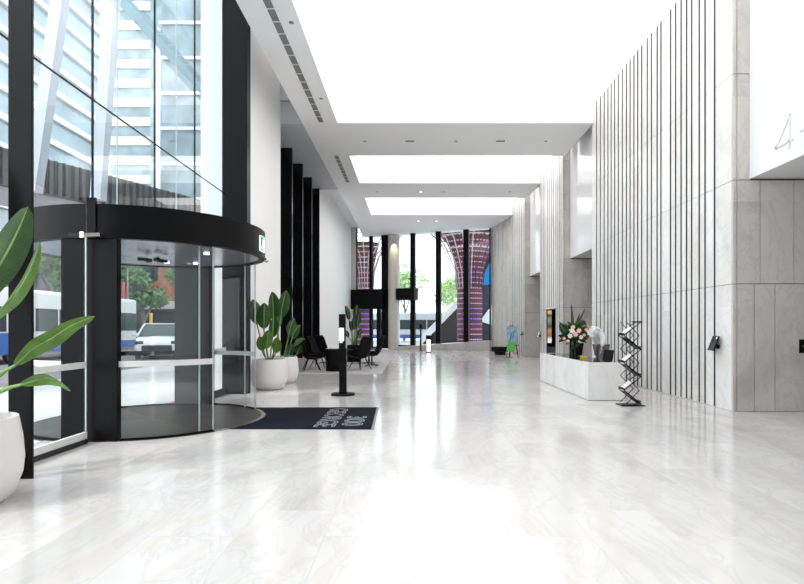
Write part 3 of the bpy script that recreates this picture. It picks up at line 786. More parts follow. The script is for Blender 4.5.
pel = P((4.64, 13.15, .92)); waist = P((4.60, 13.15, 1.06)); chest = P((4.48, 13.13, 1.27)); neckb = P((4.34, 13.12, 1.37)); neck = P((4.27, 13.11, 1.40))
head = P((4.17, 13.10, 1.44)); crown = P((4.08, 13.09, 1.49))
shn = P((4.46, 12.93, 1.36)); eln = P((4.56, 12.84, 1.15)); wrn = P((4.50, 12.78, .93))      # near arm, hanging
shf = P((4.45, 13.31, 1.36)); elf = P((4.28, 13.38, 1.16)); wrf = P((4.08, 13.25, 1.02))      # far arm, reaching forward
hn = P((4.62, 13.05, .88)); kn = P((4.57, 13.03, .48)); an = P((4.63, 13.03, .09)); tn = P((4.50, 13.02, .05))
hf = P((4.62, 13.25, .88)); kf = P((4.60, 13.27, .48)); af = P((4.68, 13.27, .09)); tf = P((4.55, 13.28, .05))
V_ = [pel, waist, chest, neckb, neck, head, crown, shn, eln, wrn, shf, elf, wrf, hn, kn, an, tn, hf, kf, af, tf]
E_ = [(0, 1), (1, 2), (2, 3), (3, 4), (4, 5), (5, 6), (2, 7), (7, 8), (8, 9), (2, 10), (10, 11), (11, 12), (0, 13), (13, 14), (14, 15), (15, 16), (0, 17), (17, 18), (18, 19), (19, 20)]
RR = [.11, .10, .10, .06, .052, .088, .07, .042, .036, .026, .042, .036, .026, .085, .058, .038, .035, .085, .058, .038, .035]
hv, he, hr = [], [], []
def hand(wr, idx, fdir, pdir):
    """palm plus five bent fingers, chained from the wrist"""
    fdir = fdir.normalized(); pdir = pdir.normalized(); acr = fdir.cross(pdir).normalized()
    n0 = len(V_)
    palm = wr + fdir * .055
    V_.append(palm); RR.append(.026); E_.append((idx, n0))
    for k, (o_, L) in enumerate(((-.030, .062), (-.010, .072), (.010, .068), (.029, .054))):
        b_ = palm + fdir * .032 + acr * o_; m_k = b_ + fdir * L * .5 + pdir * .006; e_ = m_k + fdir * L * .32 + pdir * L * .32
        i = len(V_); V_.extend([b_, m_k, e_]); RR.extend([.0105, .009, .0075]); E_.extend([(n0, i), (i, i + 1), (i + 1, i + 2)])
    b_ = wr + fdir * .03 - acr * .032 + pdir * .012; e_ = b_ + fdir * .035 - acr * .014 + pdir * .02
    i = len(V_); V_.extend([b_, e_]); RR.extend([.012, .009]); E_.extend([(n0, i), (i, i + 1)])
hand(wrn, 9, P((-.15, -.05, -1)), P((-1, .1, 0)))
hand(wrf, 12, P((-1, -.3, -.55)), P((0, 0, -1)))
skin('body', V_, E_, RR, M['skin'], ps, 2)
skin('shirt', [pel + P((0, 0, .04)), waist, chest, neckb + P((.01, 0, -.01)), shn, eln, wrn + (eln - wrn) * .12, shf, elf, wrf + (elf - wrf) * .12],
     [(0, 1), (1, 2), (2, 3), (2, 4), (4, 5), (5, 6), (2, 7), (7, 8), (8, 9)], [.158, .148, .172, .074, .095, .068, .046, .095, .068, .046], M['shirt'], ps, 2)
skin('trousers', [pel, hn, kn, an + P((0, 0, .04)), hf, kf, af + P((0, 0, .04))], [(0, 1), (1, 2), (2, 3), (0, 4), (4, 5), (5, 6)], [.152, .115, .080, .062, .115, .080, .062], M['trouser'], ps, 2)
for nm, a_, b_ in (('shoe', an, tn), ('shoe', af, tf)):
    skin(nm, [a_ + P((.03, 0, -.035)), (a_ + b_) / 2 + P((0, 0, -.02)), b_ + P((-.04, 0, -.01))], [(0, 1), (1, 2)], [.045, .044, .036], M['black'], ps, 1)
hd = (crown - head).normalized()
MB().ball(tuple(P((4.125, 13.095, 1.515))), .098, 16, 12, (1.05, .93, .92)).build('hair', M['hair'], ps, smooth=True)
MB().ball((4.045, 13.09, 1.43), .018, 8, 6, (1.3, .7, 1)).build('nose', M['skin'], ps, smooth=True)
for s in (-1, 1):
    MB().ball((4.05, 13.095 + s * .033, 1.462), .010, 8, 6).build('eye', M['black'], ps, smooth=True)
    MB().ball((4.175, 13.10 + s * .09, 1.44), .022, 8, 6, (.8, .45, 1.3)).build('ear', M['skin'], ps, smooth=True)

# ------------------------------------------------------------------ literature rack
RX, RY = 3.93, 9.72
t = thing('literature_rack', (RX, RY, 0), 'black folding zigzag brochure rack standing at the near end of the marble desk', 'rack')
MB().box(RX - .20, RX + .22, RY - .15, RY + .15, 0, .018).build('base_plate', M['black'], t, bevel=.003)
zs = [.04 + i * .245 for i in range(7)]
xl, xr = RX - .155, RX + .155
# zigzag : six trays leaning alternately, side bars crossing between them
brs = []
for i in range(6):
    z0, z1 = zs[i], zs[i + 1]
    if i % 2 == 0: a_, b_ = P((xr, RY, z0)), P((xl, RY, z1))
    else: a_, b_ = P((xl, RY, z0)), P((xr, RY, z1))
    for s in (-1, 1):
        MB().bar(a_ + P((0, s * .125, 0)), b_ + P((0, s * .125, 0)), .014, .012).build('side_bar', M['black'], t)
        # the bar that crosses it
        m = (a_ + b_) / 2
        q = P((a_.x * .12 + b_.x * .88, RY, z0)); r_ = P((b_.x * .12 + a_.x * .88, RY, z1))
        MB().bar(q + P((0, s * .135, 0)), r_ + P((0, s * .135, 0)), .012, .010).build('cross_bar', M['black'], t)
    # tray sheet
    if i in (0, 2, 4):
        d = (b_ - a_)
        n = P((d.z, 0, -d.x)).normalized()
        mt = Matrix((d.normalized(), P((0, 1, 0)), d.normalized().cross(P((0, 1, 0))))).transposed().to_4x4(); mt.translation = a_ + d * .42
        MB().obox(mt, d.length * .84, .235, .022).build('tray', M['black'], t)
        mt2 = mt.copy(); mt2.translation = a_ + d * .04 + P((0, 0, .02))
        MB().obox(mt2, .012, .235, .05).build('tray_lip', M['black'], t)
a_, b_ = P((xl, RY, zs[5] + .02)), P((xr - .01, RY, zs[6]))
MB().box(xr - .07, xr + .02, RY - .13, RY + .13, zs[6] - .012, zs[6] + .012).build('top_shelf', M['black'], t, bevel=.003)
for i, (k, lb) in enumerate(((1, 'lowest'), (3, 'middle'), (5, 'topmost'))):
    a_ = P((xl + .015, RY, zs[k] + .05)); d = (P((xr, RY, zs[k + 1])) - P((xl, RY, zs[k])))
    tr_ = Matrix((d.normalized(), P((0, 1, 0)), d.normalized().cross(P((0, 1, 0))))).transposed().to_4x4()
    m1 = tr_.copy(); m1.translation = P((xl, RY, zs[k])) + d * .32
    MB().obox(m1, d.length * .6, .235, .008).build('tray', M['black'], t)
    m2 = tr_.copy(); nrm = d.normalized().cross(P((0, 1, 0)))
    if nrm.z < 0: nrm = -nrm
    m2.translation = P((xl, RY, zs[k])) + d * .34 + nrm * .010
    bo = MB().obox(m2, d.length * .50, .19, .010).build('brochure', M['paper'])
    m3 = tr_.copy(); m3.translation = P((xl, RY, zs[k])) + d * .05 + nrm * .02
    MB().obox(m3, .010, .235, .045).build('tray_lip', M['black'], t)
    tag(bo, '%s white brochure leaning in the zigzag rack' % lb, 'brochure', 'brochures in the rack')

# ------------------------------------------------------------------ wall terminals, plate, display
def terminal(y, label, face=None):
    t = thing('wall_terminal', (XW, y, 1.12), label, 'touch screen', 'touch screens on the marble wall')
    rot = Matrix.Translation((XW - .09, y, 1.13)) @ Matrix.Rotation(R(-12), 4, 'Z') @ Matrix.Rotation(R(20), 4, 'Y')
    MB().obox(rot, .022, .30, .27).build('screen', M['black_gloss'], t, bevel=.004)
    if face: MB().obox(rot @ Matrix.Translation((-.013, 0, 0)), .005, .26, .22).build('lit_face', face, t)
    MB().bar((XW - .075, y, 1.10), (XW, y, 1.06), .09, .06).build('bracket', M['black'], t)
    MB().obox(rot @ Matrix.Translation((-.012, -.09, .10)), .004, .05, .04).build('pale_sticker', M['paper'], t)
terminal(9.42, 'black angled touch screen on the striped marble wall near its front corner')
terminal(22.5, 'small angled touch screen on the wall just beyond the dark doorway display', M['led_white'])
terminal(26.2, 'small angled touch screen on the far marble wall, beside the easel', emit('yellow_screen', (.85, .7, .25), 1.0))
t = thing('lift_call_plate', (6.52, 8.98, 1.1), 'black rectangular lift call plate on the marble wall at the right edge', 'switch plate')
MB().box(6.47, 6.575, 8.972, 8.986, .98, 1.21).build('plate', M['black'], t, bevel=.002)
MB().lathe([(.012, 0), (.012, .005)], (0, 0, 0), 12).build('tmp', M['chrome']).name if False else None
MB().box(6.512, 6.533, 8.967, 8.973, 1.085, 1.105).build('button', M['chrome'], t)
# alcove in the middle slab with a back-lit shelf
t = thing('alcove_cabinet', (5.9, 21.2, 0), 'tall black alcove cabinet with a lit picture panel in the marble wall beyond the desk', 'cabinet')
MB().box(5.40, 6.48, 21.60, 21.69, .0, 2.14).box(6.42, 6.48, 20.25, 21.60, .0, 2.14).box(5.40, 6.42, 20.21, 20.25, 0, 2.14).build('black_lining', M['black'], t)
MB().box(5.40, 6.42, 20.25, 21.6, 0, .65).build('counter', M['black'], t)
M['shelfpic'] = None
m, nt, out = new_mat('lit_shelf_picture')
g = nt.nodes.new('ShaderNodeNewGeometry'); vo = nd(nt, 'ShaderNodeTexVoronoi', i_Scale=6.0)
nt.links.new(g.outputs['Position'], vo.inputs['Vector'])
sp = nt.nodes.new('ShaderNodeSeparateXYZ'); nt.links.new(g.outputs['Position'], sp.inputs[0])
mr = nd(nt, 'ShaderNodeMapRange'); mr.inputs['From Min'].default_value = .8; mr.inputs['From Max'].default_value = 2.1
nt.links.new(sp.outputs['Z'], mr.inputs[0])
rr_ = ramp(nt, mr.outputs[0], [(0, (.7, .68, .65)), (.12, (.7, .68, .65)), (.2, (.22, .13, .06)), (.38, (.45, .22, .10)), (.5, (.06, .05, .05)), (.75, (.3, .25, .2)), (.85, (.04, .04, .04)), (.95, (.65, .45, .15))])
c = mixc(nt, .25, rr_.outputs[0], vo.outputs['Color'], 'OVERLAY')
e = nd(nt, 'ShaderNodeEmission', i_Strength=.7); nt.links.new(c, e.inputs[0]); nt.links.new(e.outputs[0], out.inputs[0])
MB().box(5.42, 5.58, 21.58, 21.60, .80, 2.1).build('picture_panel', m, t)

# ------------------------------------------------------------------ easel corner
M['blue_poster'] = plain('pale_blue_board', (0.30, 0.50, 0.72), 0.5, var=.25, scale=5)
M['green_board'] = plain('green_board', (0.12, 0.55, 0.10), 0.5)
t = thing('easel', (4.78, 26.0, 0), 'thin black tripod easel against the far marble wall', 'easel')
c0 = P((4.78, 25.9, 0))
for a_, b_ in (((-.28, -.12, 0), (-.05, .12, 1.55)), ((.28, -.12, 0), (.05, .12, 1.55)), ((0, .55, 0), (0, .12, 1.5))):
    MB().bar(c0 + P(a_), c0 + P(b_), .035, .03).build('leg', M['black'], t)
MB().box(c0.x - .3, c0.x + .3, c0.y - .14, c0.y - .02, .55, .58).build('ledge', M['black'], t)
rot = Matrix.Translation((4.78, 25.88, 1.05)) @ Matrix.Rotation(R(-9), 4, 'X')
tb = thing('blue_poster', (4.78, 25.85, .6), 'pale blue poster board standing on the easel', 'poster')
MB().obox(rot, .50, .02, .86).build('board', M['blue_poster'], tb)
b = MB(); b.tube([rot @ P((-.12, -.018, -.3)), rot @ P((-.02, -.018, .1)), rot @ P((.12, -.018, .25)), rot @ P((.05, -.018, -.1)), rot @ P((-.1, -.018, .0))], .02, 6)
b.build('dark_figure_print', M['trouser'], tb)
rot = Matrix.Translation((4.68, 25.55, .50)) @ Matrix.Rotation(R(12), 4, 'Y') @ Matrix.Rotation(R(-8), 4, 'X')
tg = thing('green_sign', (4.60, 25.55, 0), 'bright green square sign in front of the easel', 'sign')
MB().obox(rot, .36, .02, .48).build('board', M['green_board'], tg)
MB().bar((4.60, 25.62, 0), (4.60, 25.58, .5), .03).build('stand', M['black'], tg)
MB().box(4.45, 4.75, 25.5, 25.75, 0, .02).build('foot', M['black'], tg)
t = thing('low_bench', (4.55, 28.0, 0), 'low black rounded bench beside the far marble wall', 'bench')
MB().lathe([(.38, .16), (.46, .22), (.47, .36), (.43, .42), (.02, .40)], (4.55, 28.0, 0), 28).build('seat', M['black_matte'], t, smooth='auto')
MB().lathe([(.3, 0), (.3, .17)], (4.55, 28.0, 0), 20).build('base', M['black'], t)

# ------------------------------------------------------------------ lounge
tag(MB().box(-3.8, -.95, 16.3, 34.0, 0, .008).build('rug', M['rug']), 'long pale grey rug under the black lounge furniture', 'rug')
t = thing('drum_table', (-2.5, 17.45, .008), 'black solid drum side table at the front of the lounge group', 'table')
MB().lathe([(.33, .008), (.335, .02), (.335, .70), (.33, .72), (.02, .72)], (-2.5, 17.45, 0), 40).build('drum', M['black'], t, smooth='auto')
MB().lathe([(.345, .715), (.345, .735)], (-2.5, 17.45, 0), 40).build('top', M['black_gloss'], t, smooth='auto')
def round_table(x, y, r, h, label):
    t = thing('round_table', (x, y, 0), label, 'table')
    MB().lathe([(r, h - .03), (r, h)], (x, y, 0), 36).build('tabletop', M['black'], t, smooth='auto')
    MB().lathe([(.25, .008), (.24, .03), (.035, .05), (.03, h - .03)], (x, y, 0), 24).build('pedestal', M['black'], t, smooth='auto')
round_table(-1.75, 21.3, .55, .60, 'thin-topped round black table beside the black planter')
round_table(-2.6, 19.6, .40, .62, 'round black table between the left lounge chairs')
def shell_chair(loc, rz, label, legs):
    t = thing('lounge_chair', (0, 0, 0), label, 'chair', 'black lounge chairs')
    prof = [(-.34, .46), (-.30, .42), (-.15, .395), (.05, .385), (.20, .42), (.28, .52), (.34, .68), (.40, .86), (.46, 1.02), (.50, 1.10)]
    n = len(prof); mb = MB(); K = 8
    for lay in (0, 1):
        for i, (y, z) in enumerate(prof):
            s = i / (n - 1); wd = .33 - .05 * s ** 2 if s < .9 else .22
            for k in range(K + 1):
                u = k / K * 2 - 1
                cup = abs(u) ** 2.2
                zz = z + cup * (.16 if s < .5 else .02) ; yy = y - cup * (.16 if s > .5 else .02)
                off = .03 * lay
                mb.v.append((u * wd, yy + (off if s > .5 else 0), zz - (off if s <= .5 else 0)))
    S = n * (K + 1)
    for i in range(n - 1):
        for k in range(K):
            a = i * (K + 1) + k
            mb.f.append((a, a + 1, a + K + 2, a + K + 1)); mb.f.append((S + a, S + a + K + 1, S + a + K + 2, S + a + 1))
    rim = [k for k in range(K + 1)] + [i * (K + 1) + K for i in range(1, n)] + [(n - 1) * (K + 1) + k for k in range(K - 1, -1, -1)] + [i * (K + 1) for i in range(n - 2, 0, -1)]
    for i in range(len(rim)):
        a, b = rim[i], rim[(i + 1) % len(rim)]; mb.f.append((a, b, S + b, S + a))
    mb.build('shell', M['black_matte'], t, smooth=True)
    MB().ball((0, -.04, .435), .27, 16, 8, (1, 1.05, .13)).build('seat_pad', M['charcoal'], t, smooth=True)
    if legs == 4:
        for sx, sy in ((-1, -1), (1, -1), (-1, 1), (1, 1)):
            MB().tube([(sx * .14, sy * .12, .37), (sx * .27, sy * .27, .008)], [.02, .012], 8).build('leg', M['black'], t, smooth=True)
    else:
        MB().lathe([(.03, .03), (.025, .38)], (0, 0, 0), 12).build('column', M['black'], t, smooth='auto')
        for k in range(4):
            a = PI / 4 + k * PI / 2
            MB().tube([(0, 0, .07), (.33 * math.cos(a), .33 * math.sin(a), .022)], [.018, .012], 8).build('star_foot', M['black'], t, smooth=True)
    t.location = loc; t.rotation_euler = (0, 0, rz)
    return t
# chair forward is local -Y
ch1 = shell_chair((-3.32, 17.55, .009), R(105), 'black shell lounge chair on four legs, leftmost at the front of the rug', 4)
ch2 = copy_tree(ch1, (-3.25, 18.7, .009), R(80)); ch2['label'] = 'black shell lounge chair tucked behind the leftmost one'
ch3 = copy_tree(ch1, (-1.78, 18.0, .009), R(-125)); ch3['label'] = 'black lounge chair right behind the dispenser stand, back to the far windows'
ch4 = shell_chair((-1.50, 19.55, .009), R(-92), 'black swivel lounge chair on a star base, rightmost of the lounge group', 1)
ch5 = copy_tree(ch4, (-3.35, 20.9, .009), R(130)); ch5['label'] = 'black swivel lounge chair at the back left of the rug, beside the black fins'
t = thing('potted_plant', (-2.42, 22.2, 0), 'dark green leafy plant in a square black planter behind the lounge tables', 'potted plant')
MB().box(-2.70, -2.16, 21.95, 22.47, .008, .70).build('planter_box', M['black_matte'], t, bevel=.01)
MB().box(-2.67, -2.19, 21.98, 22.44, .70, .705).build('soil', M['soil'], t)
b0 = P((-2.43, 22.2, .70))
for dx, dz, w_, L, lean in ((-.35, 1.0, .24, .75, -.35), (-.15, .55, .2, .55, -.3), (.10, .95, .30, .85, .1), (.22, .75, .28, .75, .25), (.0, .6, .24, .7, 0), (-.4, .3, .2, .4, -.8), (.3, .35, .2, .4, .6)):
    root = b0 + P((dx * .15, 0, 0)); j = b0 + P((dx * .6, random.uniform(-.12, .12), dz)); tip = j + P((lean * L * .6, 0, L * .85))
    cur = bez(j, j + P((lean * L * .1, 0, L * .5)), tip, 10)
    lf = leaf_blade(cur, w_, P((1, .2, 0)), t, M['leaf_dark'], fold=.25)
    MB().tube([root, (root + j) / 2 + P((0, 0, .05)), j, cur[4]], [.016, .014, .01, .004], 6).build('stem', M['stem'], lf, smooth=True)

# ------------------------------------------------------------------ far glazed facade
A = P((4.80, 32.7, 0)); D_ = P((-8.7, 3.42, 0)).normalized(); N_ = P((-D_.y, D_.x, 0))
if N_.y > 0: N_ = -N_      # towards the room
def fpt(px, z=0.0, off=0.0):
    """point of the facade plane seen in column px"""
    k = (px - CX) / F
    # A + s*D : x = k*y
    s = (k * A.y - A.x) / (D_.x - k * D_.y)
    v = A + D_ * s + N_ * off; v.z = z
    return v
wf = struct('window_6', MB().prism([tuple(fpt(491)[:2]), tuple(fpt(352)[:2]), tuple(fpt(352, 0, -.02)[:2]), tuple(fpt(491, 0, -.02)[:2])], .1, 8.2), M['glass_teal'])
def fpiece(px0, px1, z0, z1, out_=.12, in_=.1, name='mullion', mat=None, parent=None):
    q = [fpt(px0, 0, out_), fpt(px1, 0, out_), fpt(px1, 0, -in_), fpt(px0, 0, -in_)]
    return MB().prism([(v.x, v.y) for v in q], z0, z1).build(name, mat or M['black'], parent or wf)
for a_, b_ in ((354.3, 357), (370, 372.6), (382, 388), (410.8, 415.2), (436.2, 441), (463.8, 469), (489.8, 491)):
    fpiece(a_, b_, .05, 7.55 if a_ > 380 else 8.15)
fpiece(354, 386, 2.65, 3.95, .5, .2, 'portal_box')
fpiece(399, 417, 3.2, 3.95, .5, .2, 'portal_box')
fpiece(355, 388, .05, .16, .1, .1, 'sill'); fpiece(399, 491, .15, .3, .1, .1, 'sill')
fpiece(378.5, 380.5, .1, 2.7, .3, .1, 'door_frame')
# stone plinth rising to the right
pl = MB(); q = [fpt(491.5, 0, 0), fpt(399, 0, 0), fpt(399, 0, .35), fpt(491.5, 0, .45)]
hz = [.66, .22, .18, .62]
pl.add([tuple(v) for v in q] + [(v.x, v.y, h) for v, h in zip(q, hz)], [(0, 1, 2, 3), (7, 6, 5, 4), (0, 4, 5, 1), (1, 5, 6, 2), (2, 6, 7, 3), (3, 7, 4, 0)])
struct('trim_5', pl, M['plinth'])
c = at(394, 300, 35.1)
struct('column', MB().lathe([(.385, 0), (.385, 7.5)], (c.x, c.y, 0), 40), M['beige'], smooth='auto')
# warm wash from the downlight above the column
sp_ = bpy.data.lights.new('column_spot', 'SPOT'); sp_.energy = 120; sp_.color = (1, .82, .6); sp_.spot_size = R(50); sp_.shadow_soft_size = .05
so_ = bpy.data.objects.new('column_spot', sp_); COL.objects.link(so_); so_.location = (c.x, c.y - .75, 7.4); so_.rotation_euler = (R(8), 0, 0)
# lit white lantern box and thin post
c = at(428.5, 352, 30.6)
t = thing('sign_box', (c.x, c.y, 0), 'small white lit box with a black cap standing on the floor near the far windows', 'sign')
MB().box(c.x - .14, c.x + .14, c.y - .12, c.y + .12, 0, .78).build('case', M['black'], t)
MB().box(c.x - .10, c.x + .10, c.y - .135, c.y - .12, .06, .74).build('lit_face', M['led_white'], t)
MB().box(c.x - .15, c.x + .15, c.y - .13, c.y + .13, .78, .98).build('cap', M['black'], t)
c = P((.48, 33.2, 0))
t = thing('barrier_post', (c.x, c.y, 0), 'thin black post left of the small lit box', 'post')
MB().lathe([(.16, 0), (.16, .02), (.05, .04), (.05, 1.45)], (c.x, c.y, 0), 16).build('post', M['black'], t, smooth='auto')
MB().box(c.x - .1, c.x + .1, c.y - .03, c.y + .03, 1.42, 1.62).build('head', M['black'], t)

# ------------------------------------------------------------------ outside, beyond the far windows
def led_mat():
    m, nt, out = new_mat('perforated_led_skin')
    p = nt.nodes.new('ShaderNodeBsdfPrincipled'); tc = nt.nodes.new('ShaderNodeTexCoord')
    sx = nt.nodes.new('ShaderNodeSeparateXYZ'); nt.links.new(tc.outputs['Object'], sx.inputs[0])
    nz = nd(nt, 'ShaderNodeTexNoise', i_Scale=.5, i_Detail=3.0); nt.links.new(tc.outputs['Object'], nz.inputs['Vector'])
    base = ramp(nt, nz.outputs['Fac'], [(.3, (.03, .008, .04)), (.5, (.06, .02, .015)), (.7, (.02, .012, .05))])
    def grid(sock, per, thr):
        a = nd(nt, 'ShaderNodeMath', operation='MULTIPLY'); a.inputs[1].default_value = 1 / per; nt.links.new(sock, a.inputs[0])
        b = nd(nt, 'ShaderNodeMath', operation='FRACT'); nt.links.new(a.outputs[0], b.inputs[0])
        c = nd(nt, 'ShaderNodeMath', operation='LESS_THAN'); c.inputs[1].default_value = thr; nt.links.new(b.outputs[0], c.inputs[0])
        return c.outputs[0]
    an = nd(nt, 'ShaderNodeMath', operation='ARCTAN2'); nt.links.new(sx.outputs['X'], an.inputs[0]); nt.links.new(sx.outputs['Y'], an.inputs[1])
    ga = grid(sx.outputs['Z'], .42, .22); gb = grid(an.outputs[0], .16, .5)
    mu = nd(nt, 'ShaderNodeMath', operation='MULTIPLY'); nt.links.new(ga, mu.inputs[0]); nt.links.new(gb, mu.inputs[1])
    ec = ramp(nt, nz.outputs['Fac'], [(.35, (.35, .08, .75)), (.55, (.85, .25, .35)), (.7, (.6, .6, .95))])
    nt.links.new(base.outputs[0], p.inputs['Base Color']); p.inputs['Roughness'].default_value = .6
    nt.links.new(ec.outputs[0], p.inputs['Emission Color'])
    m2 = nd(nt, 'ShaderNodeMath', operation='MULTIPLY'); m2.inputs[1].default_value = 1.2; nt.links.new(mu.outputs[0], m2.inputs[0])
    nt.links.new(m2.outputs[0], p.inputs['Emission Strength'])
    nt.links.new(p.outputs[0], out.inputs[0]); return m
M['led'] = led_mat()
M['rib'] = plain('pale_rib', (0.50, 0.40, 0.34), .6)
def tree_column(x, y, label, rs=1.0):
    t = thing('flared_column', (x, y, 0), label, 'column', 'lit flared columns outside')
    prof = [(1.05 * rs, 0), (1.05 * rs, 4.5), (1.12 * rs, 6.0), (1.45 * rs, 7.4), (1.9 * rs, 8.4)] + ([(2.7, 9.3), (4.0, 10.1)] if rs == 1 else [])
    MB().lathe(prof, (x, y, 0), 32).build('lit_trunk', M['led'], t, smooth='auto')
    for k in range(20):
        a = 2 * PI * k / 20; ca, sa = math.cos(a), math.sin(a)
        pts = [P((x + r * ca, y + r * sa, z)) for r, z in ((1.08 * rs, 4.6), (1.25 * rs, 6.0), (1.7 * (rs + .1), 7.4), (2.5, 8.6), (3.6, 9.6), (5.0, 10.4), (6.4, 10.9))]
        MB().tube(pts, [.03, .03, .04, .05, .05, .05, .05], 6).build('rib', M['rib'] if x < 4 or ca < .1 else M['led'], t, smooth=True)
    b = MB()
    for r, z in ((1.9, 7.9), (2.7, 8.85), (3.6, 9.65), (4.6, 10.3), (5.8, 10.8)):
        b.tube([P((x + r * math.cos(2 * PI * k / 32), y + r * math.sin(2 * PI * k / 32), z)) for k in range(33)], .05, 5)
    b.build('ring_members', M['rib'], t)
tree_column(4.7, 44.5, 'purple and red lit flared column outside the far windows, right of the hall axis')
tree_column(-3.95, 44.5, 'purple lit flared column outside the far windows, behind the black planter', .62)
M['darkbuild'] = plain('dark_facade', (0.02, 0.022, 0.04), .5, var=.5, scale=.8)
M['bluescreen'] = emit('blue_led_screen', (.03, .22, .55), .9)
M['screen_pur'] = plain('violet_cladding', (0.12, 0.10, 0.20), .5, var=.6, scale=2.0)
t = thing('dark_building', (9, 50, 0), 'dark building with a blue screen beyond the right end of the far windows', 'building')
MB().box(6.1, 16, 49, 60, 0, 9).build('wall', M['darkbuild'], t)
MB().box(6.1, 16, 48.9, 60, 9, 14).build('upper_cladding', M['screen_pur'], t)
MB().add([(6.0, 48.85, 5.2), (7.6, 48.85, 5.5), (7.6, 48.85, 8.6), (6.9, 48.85, 7.2), (6.0, 48.8, 5.6)], [(0, 1, 2, 3, 4)]).build('blue_screen', M['bluescreen'], t, fix=False)
MB().add([(6.1, 48.8, 2.0), (7.4, 48.8, 1.6), (7.4, 48.8, 3.8), (6.8, 48.8, 3.0)], [(0, 1, 2, 3)]).build('lit_shopfront', M['paper'], t, fix=False)
t = thing('stair', (2.5, 47, 0), 'outdoor staircase with a white sloping side beyond the far windows', 'stair')
a_, b_ = at(419, 346, 47), at(458, 303, 47)
MB().add([(a_.x, 46.6, a_.z - .1), (b_.x + 2, 46.6, b_.z + 1.7), (b_.x + 2, 46.6, b_.z + 2.4), (a_.x, 46.6, a_.z + .7), (a_.x, 46.9, a_.z - .1), (b_.x + 2, 46.9, b_.z + 1.7), (b_.x + 2, 46.9, b_.z + 2.4), (a_.x, 46.9, a_.z + .7)],
         [(0, 1, 2, 3), (7, 6, 5, 4), (0, 4, 5, 1), (1, 5, 6, 2), (2, 6, 7, 3), (3, 7, 4, 0)]).build('balustrade', M['white_paint'], t)
MB().add([(a_.x + .3, 47, 0), (b_.x + 2, 47, 0), (b_.x + 2, 47, b_.z + 1.6), (a_.x + .3, 47, .1), (a_.x + .3, 49, 0), (b_.x + 2, 49, 0), (b_.x + 2, 49, b_.z + 1.6), (a_.x + .3, 49, .1)],
         [(0, 1, 2, 3), (7, 6, 5, 4), (0, 4, 5, 1), (1, 5, 6, 2), (2, 6, 7, 3), (3, 7, 4, 0)]).build('dark_side', M['charcoal'], t)

def foliage(c, r, n, size, seed, sz=1.0):
    rn = random.Random(seed); mb = MB()
    blobs = [(c + P((rn.uniform(-1, 1) * r * .6, rn.uniform(-1, 1) * r * .6, rn.uniform(-.7, .7) * r * .6 * sz)), r * rn.uniform(.35, .6)) for _ in range(9)]
    for _ in range(n):
        bc, br = rn.choice(blobs)
        d = P((rn.gauss(0, 1), rn.gauss(0, 1), rn.gauss(0, 1))).normalized()
        p = bc + d * br * rn.uniform(.6, 1.0)
        u = P((rn.gauss(0, 1), rn.gauss(0, 1), rn.gauss(0, .6))).normalized(); v = u.cross(d).normalized()
        s = size * rn.uniform(.6, 1.2)
        mb.add([p - u * s, p + v * s * .5, p + u * s, p - v * s * .5], [(0, 1, 2, 3)])
    return mb
M['tree_green'] = plain('tree_leaves', (0.10, 0.22, 0.07), .6, var=.4, scale=1.5)
M['tree_pale'] = plain('pale_tree_leaves', (0.55, 0.72, 0.32), .6, var=.3, scale=1.0)
M['bark'] = plain('bark', (0.22, 0.17, 0.13), .9, var=.3, scale=5)
def tree(x, y, h, r, mat, seed, label, trunk=.16, n=2600):
    t = thing('street_tree', (x, y, 0), label, 'tree', 'street trees')
    MB().tube([(x, y, 0), (x + .1, y, h * .4), (x - .1, y, h * .75)], [trunk, trunk * .75, trunk * .4], 8).tube([(x + .08, y, h * .35), (x + .9, y + .3, h * .7)], [trunk * .6, trunk * .25], 6).tube([(x + .08, y, h * .42), (x - .9, y - .2, h * .75)], [trunk * .5, trunk * .2], 6).build('trunk', M['bark'], t, smooth=True)
    foliage(P((x, y, h * .82)), r, n, .20, seed).build('crown', M[mat], t, fix=False)
tree(-1.0, 60, 8.0, 2.9, 'tree_pale', 11, 'pale green sunlit tree outside between the round column and the first mullion')
tree(5.5, 66, 7.5, 2.8, 'tree_pale', 12, 'pale green tree outside above the staircase, beyond the far windows')
tree(-7.5, 60, 7.0, 2.6, 'tree_pale', 13, 'pale green tree outside behind the left flared column')
M['bus_white'] = plain('bus_white', (0.72, 0.74, 0.76), .3, var=.02)
M['bus_blue'] = plain('bus_blue', (0.04, 0.12, 0.42), .3)
M['car_glass'] = plain('car_glass', (0.03, 0.045, 0.05), .15, spec=.3)
M['tyre'] = plain('tyre', (0.02, 0.02, 0.02), .8)
M['red'] = plain('red_paint', (0.55, 0.06, 0.05), .4)
M['yellowp'] = plain('yellow_pole', (0.75, 0.50, 0.05), .4)

def wheel(x, y, r, parent, axis='X', w_=.22):
    mb = MB(); mb.lathe([(r * .55, -w_ / 2), (r, -w_ / 2 + .03), (r, w_ / 2 - .03), (r * .55, w_ / 2)], (0, 0, 0), 24)
    mb.v = [(v[2] + x, v[0] + y, v[1] + r - .06) if axis == 'X' else (v[0] + x, v[2] + y, v[1] + r - .06) for v in mb.v]
    o = mb.build('wheel', M['tyre'], parent, smooth='auto')
    hb = MB(); hb.lathe([(r * .5, -w_ / 2 - .01), (r * .5, w_ / 2 + .01)], (0, 0, 0), 16)
    hb.v = [(v[2] + x, v[0] + y, v[1] + r - .06) if axis == 'X' else (v[0] + x, v[2] + y, v[1] + r - .06) for v in hb.v]
    hb.build('hub', M['chrome'], o, smooth='auto')

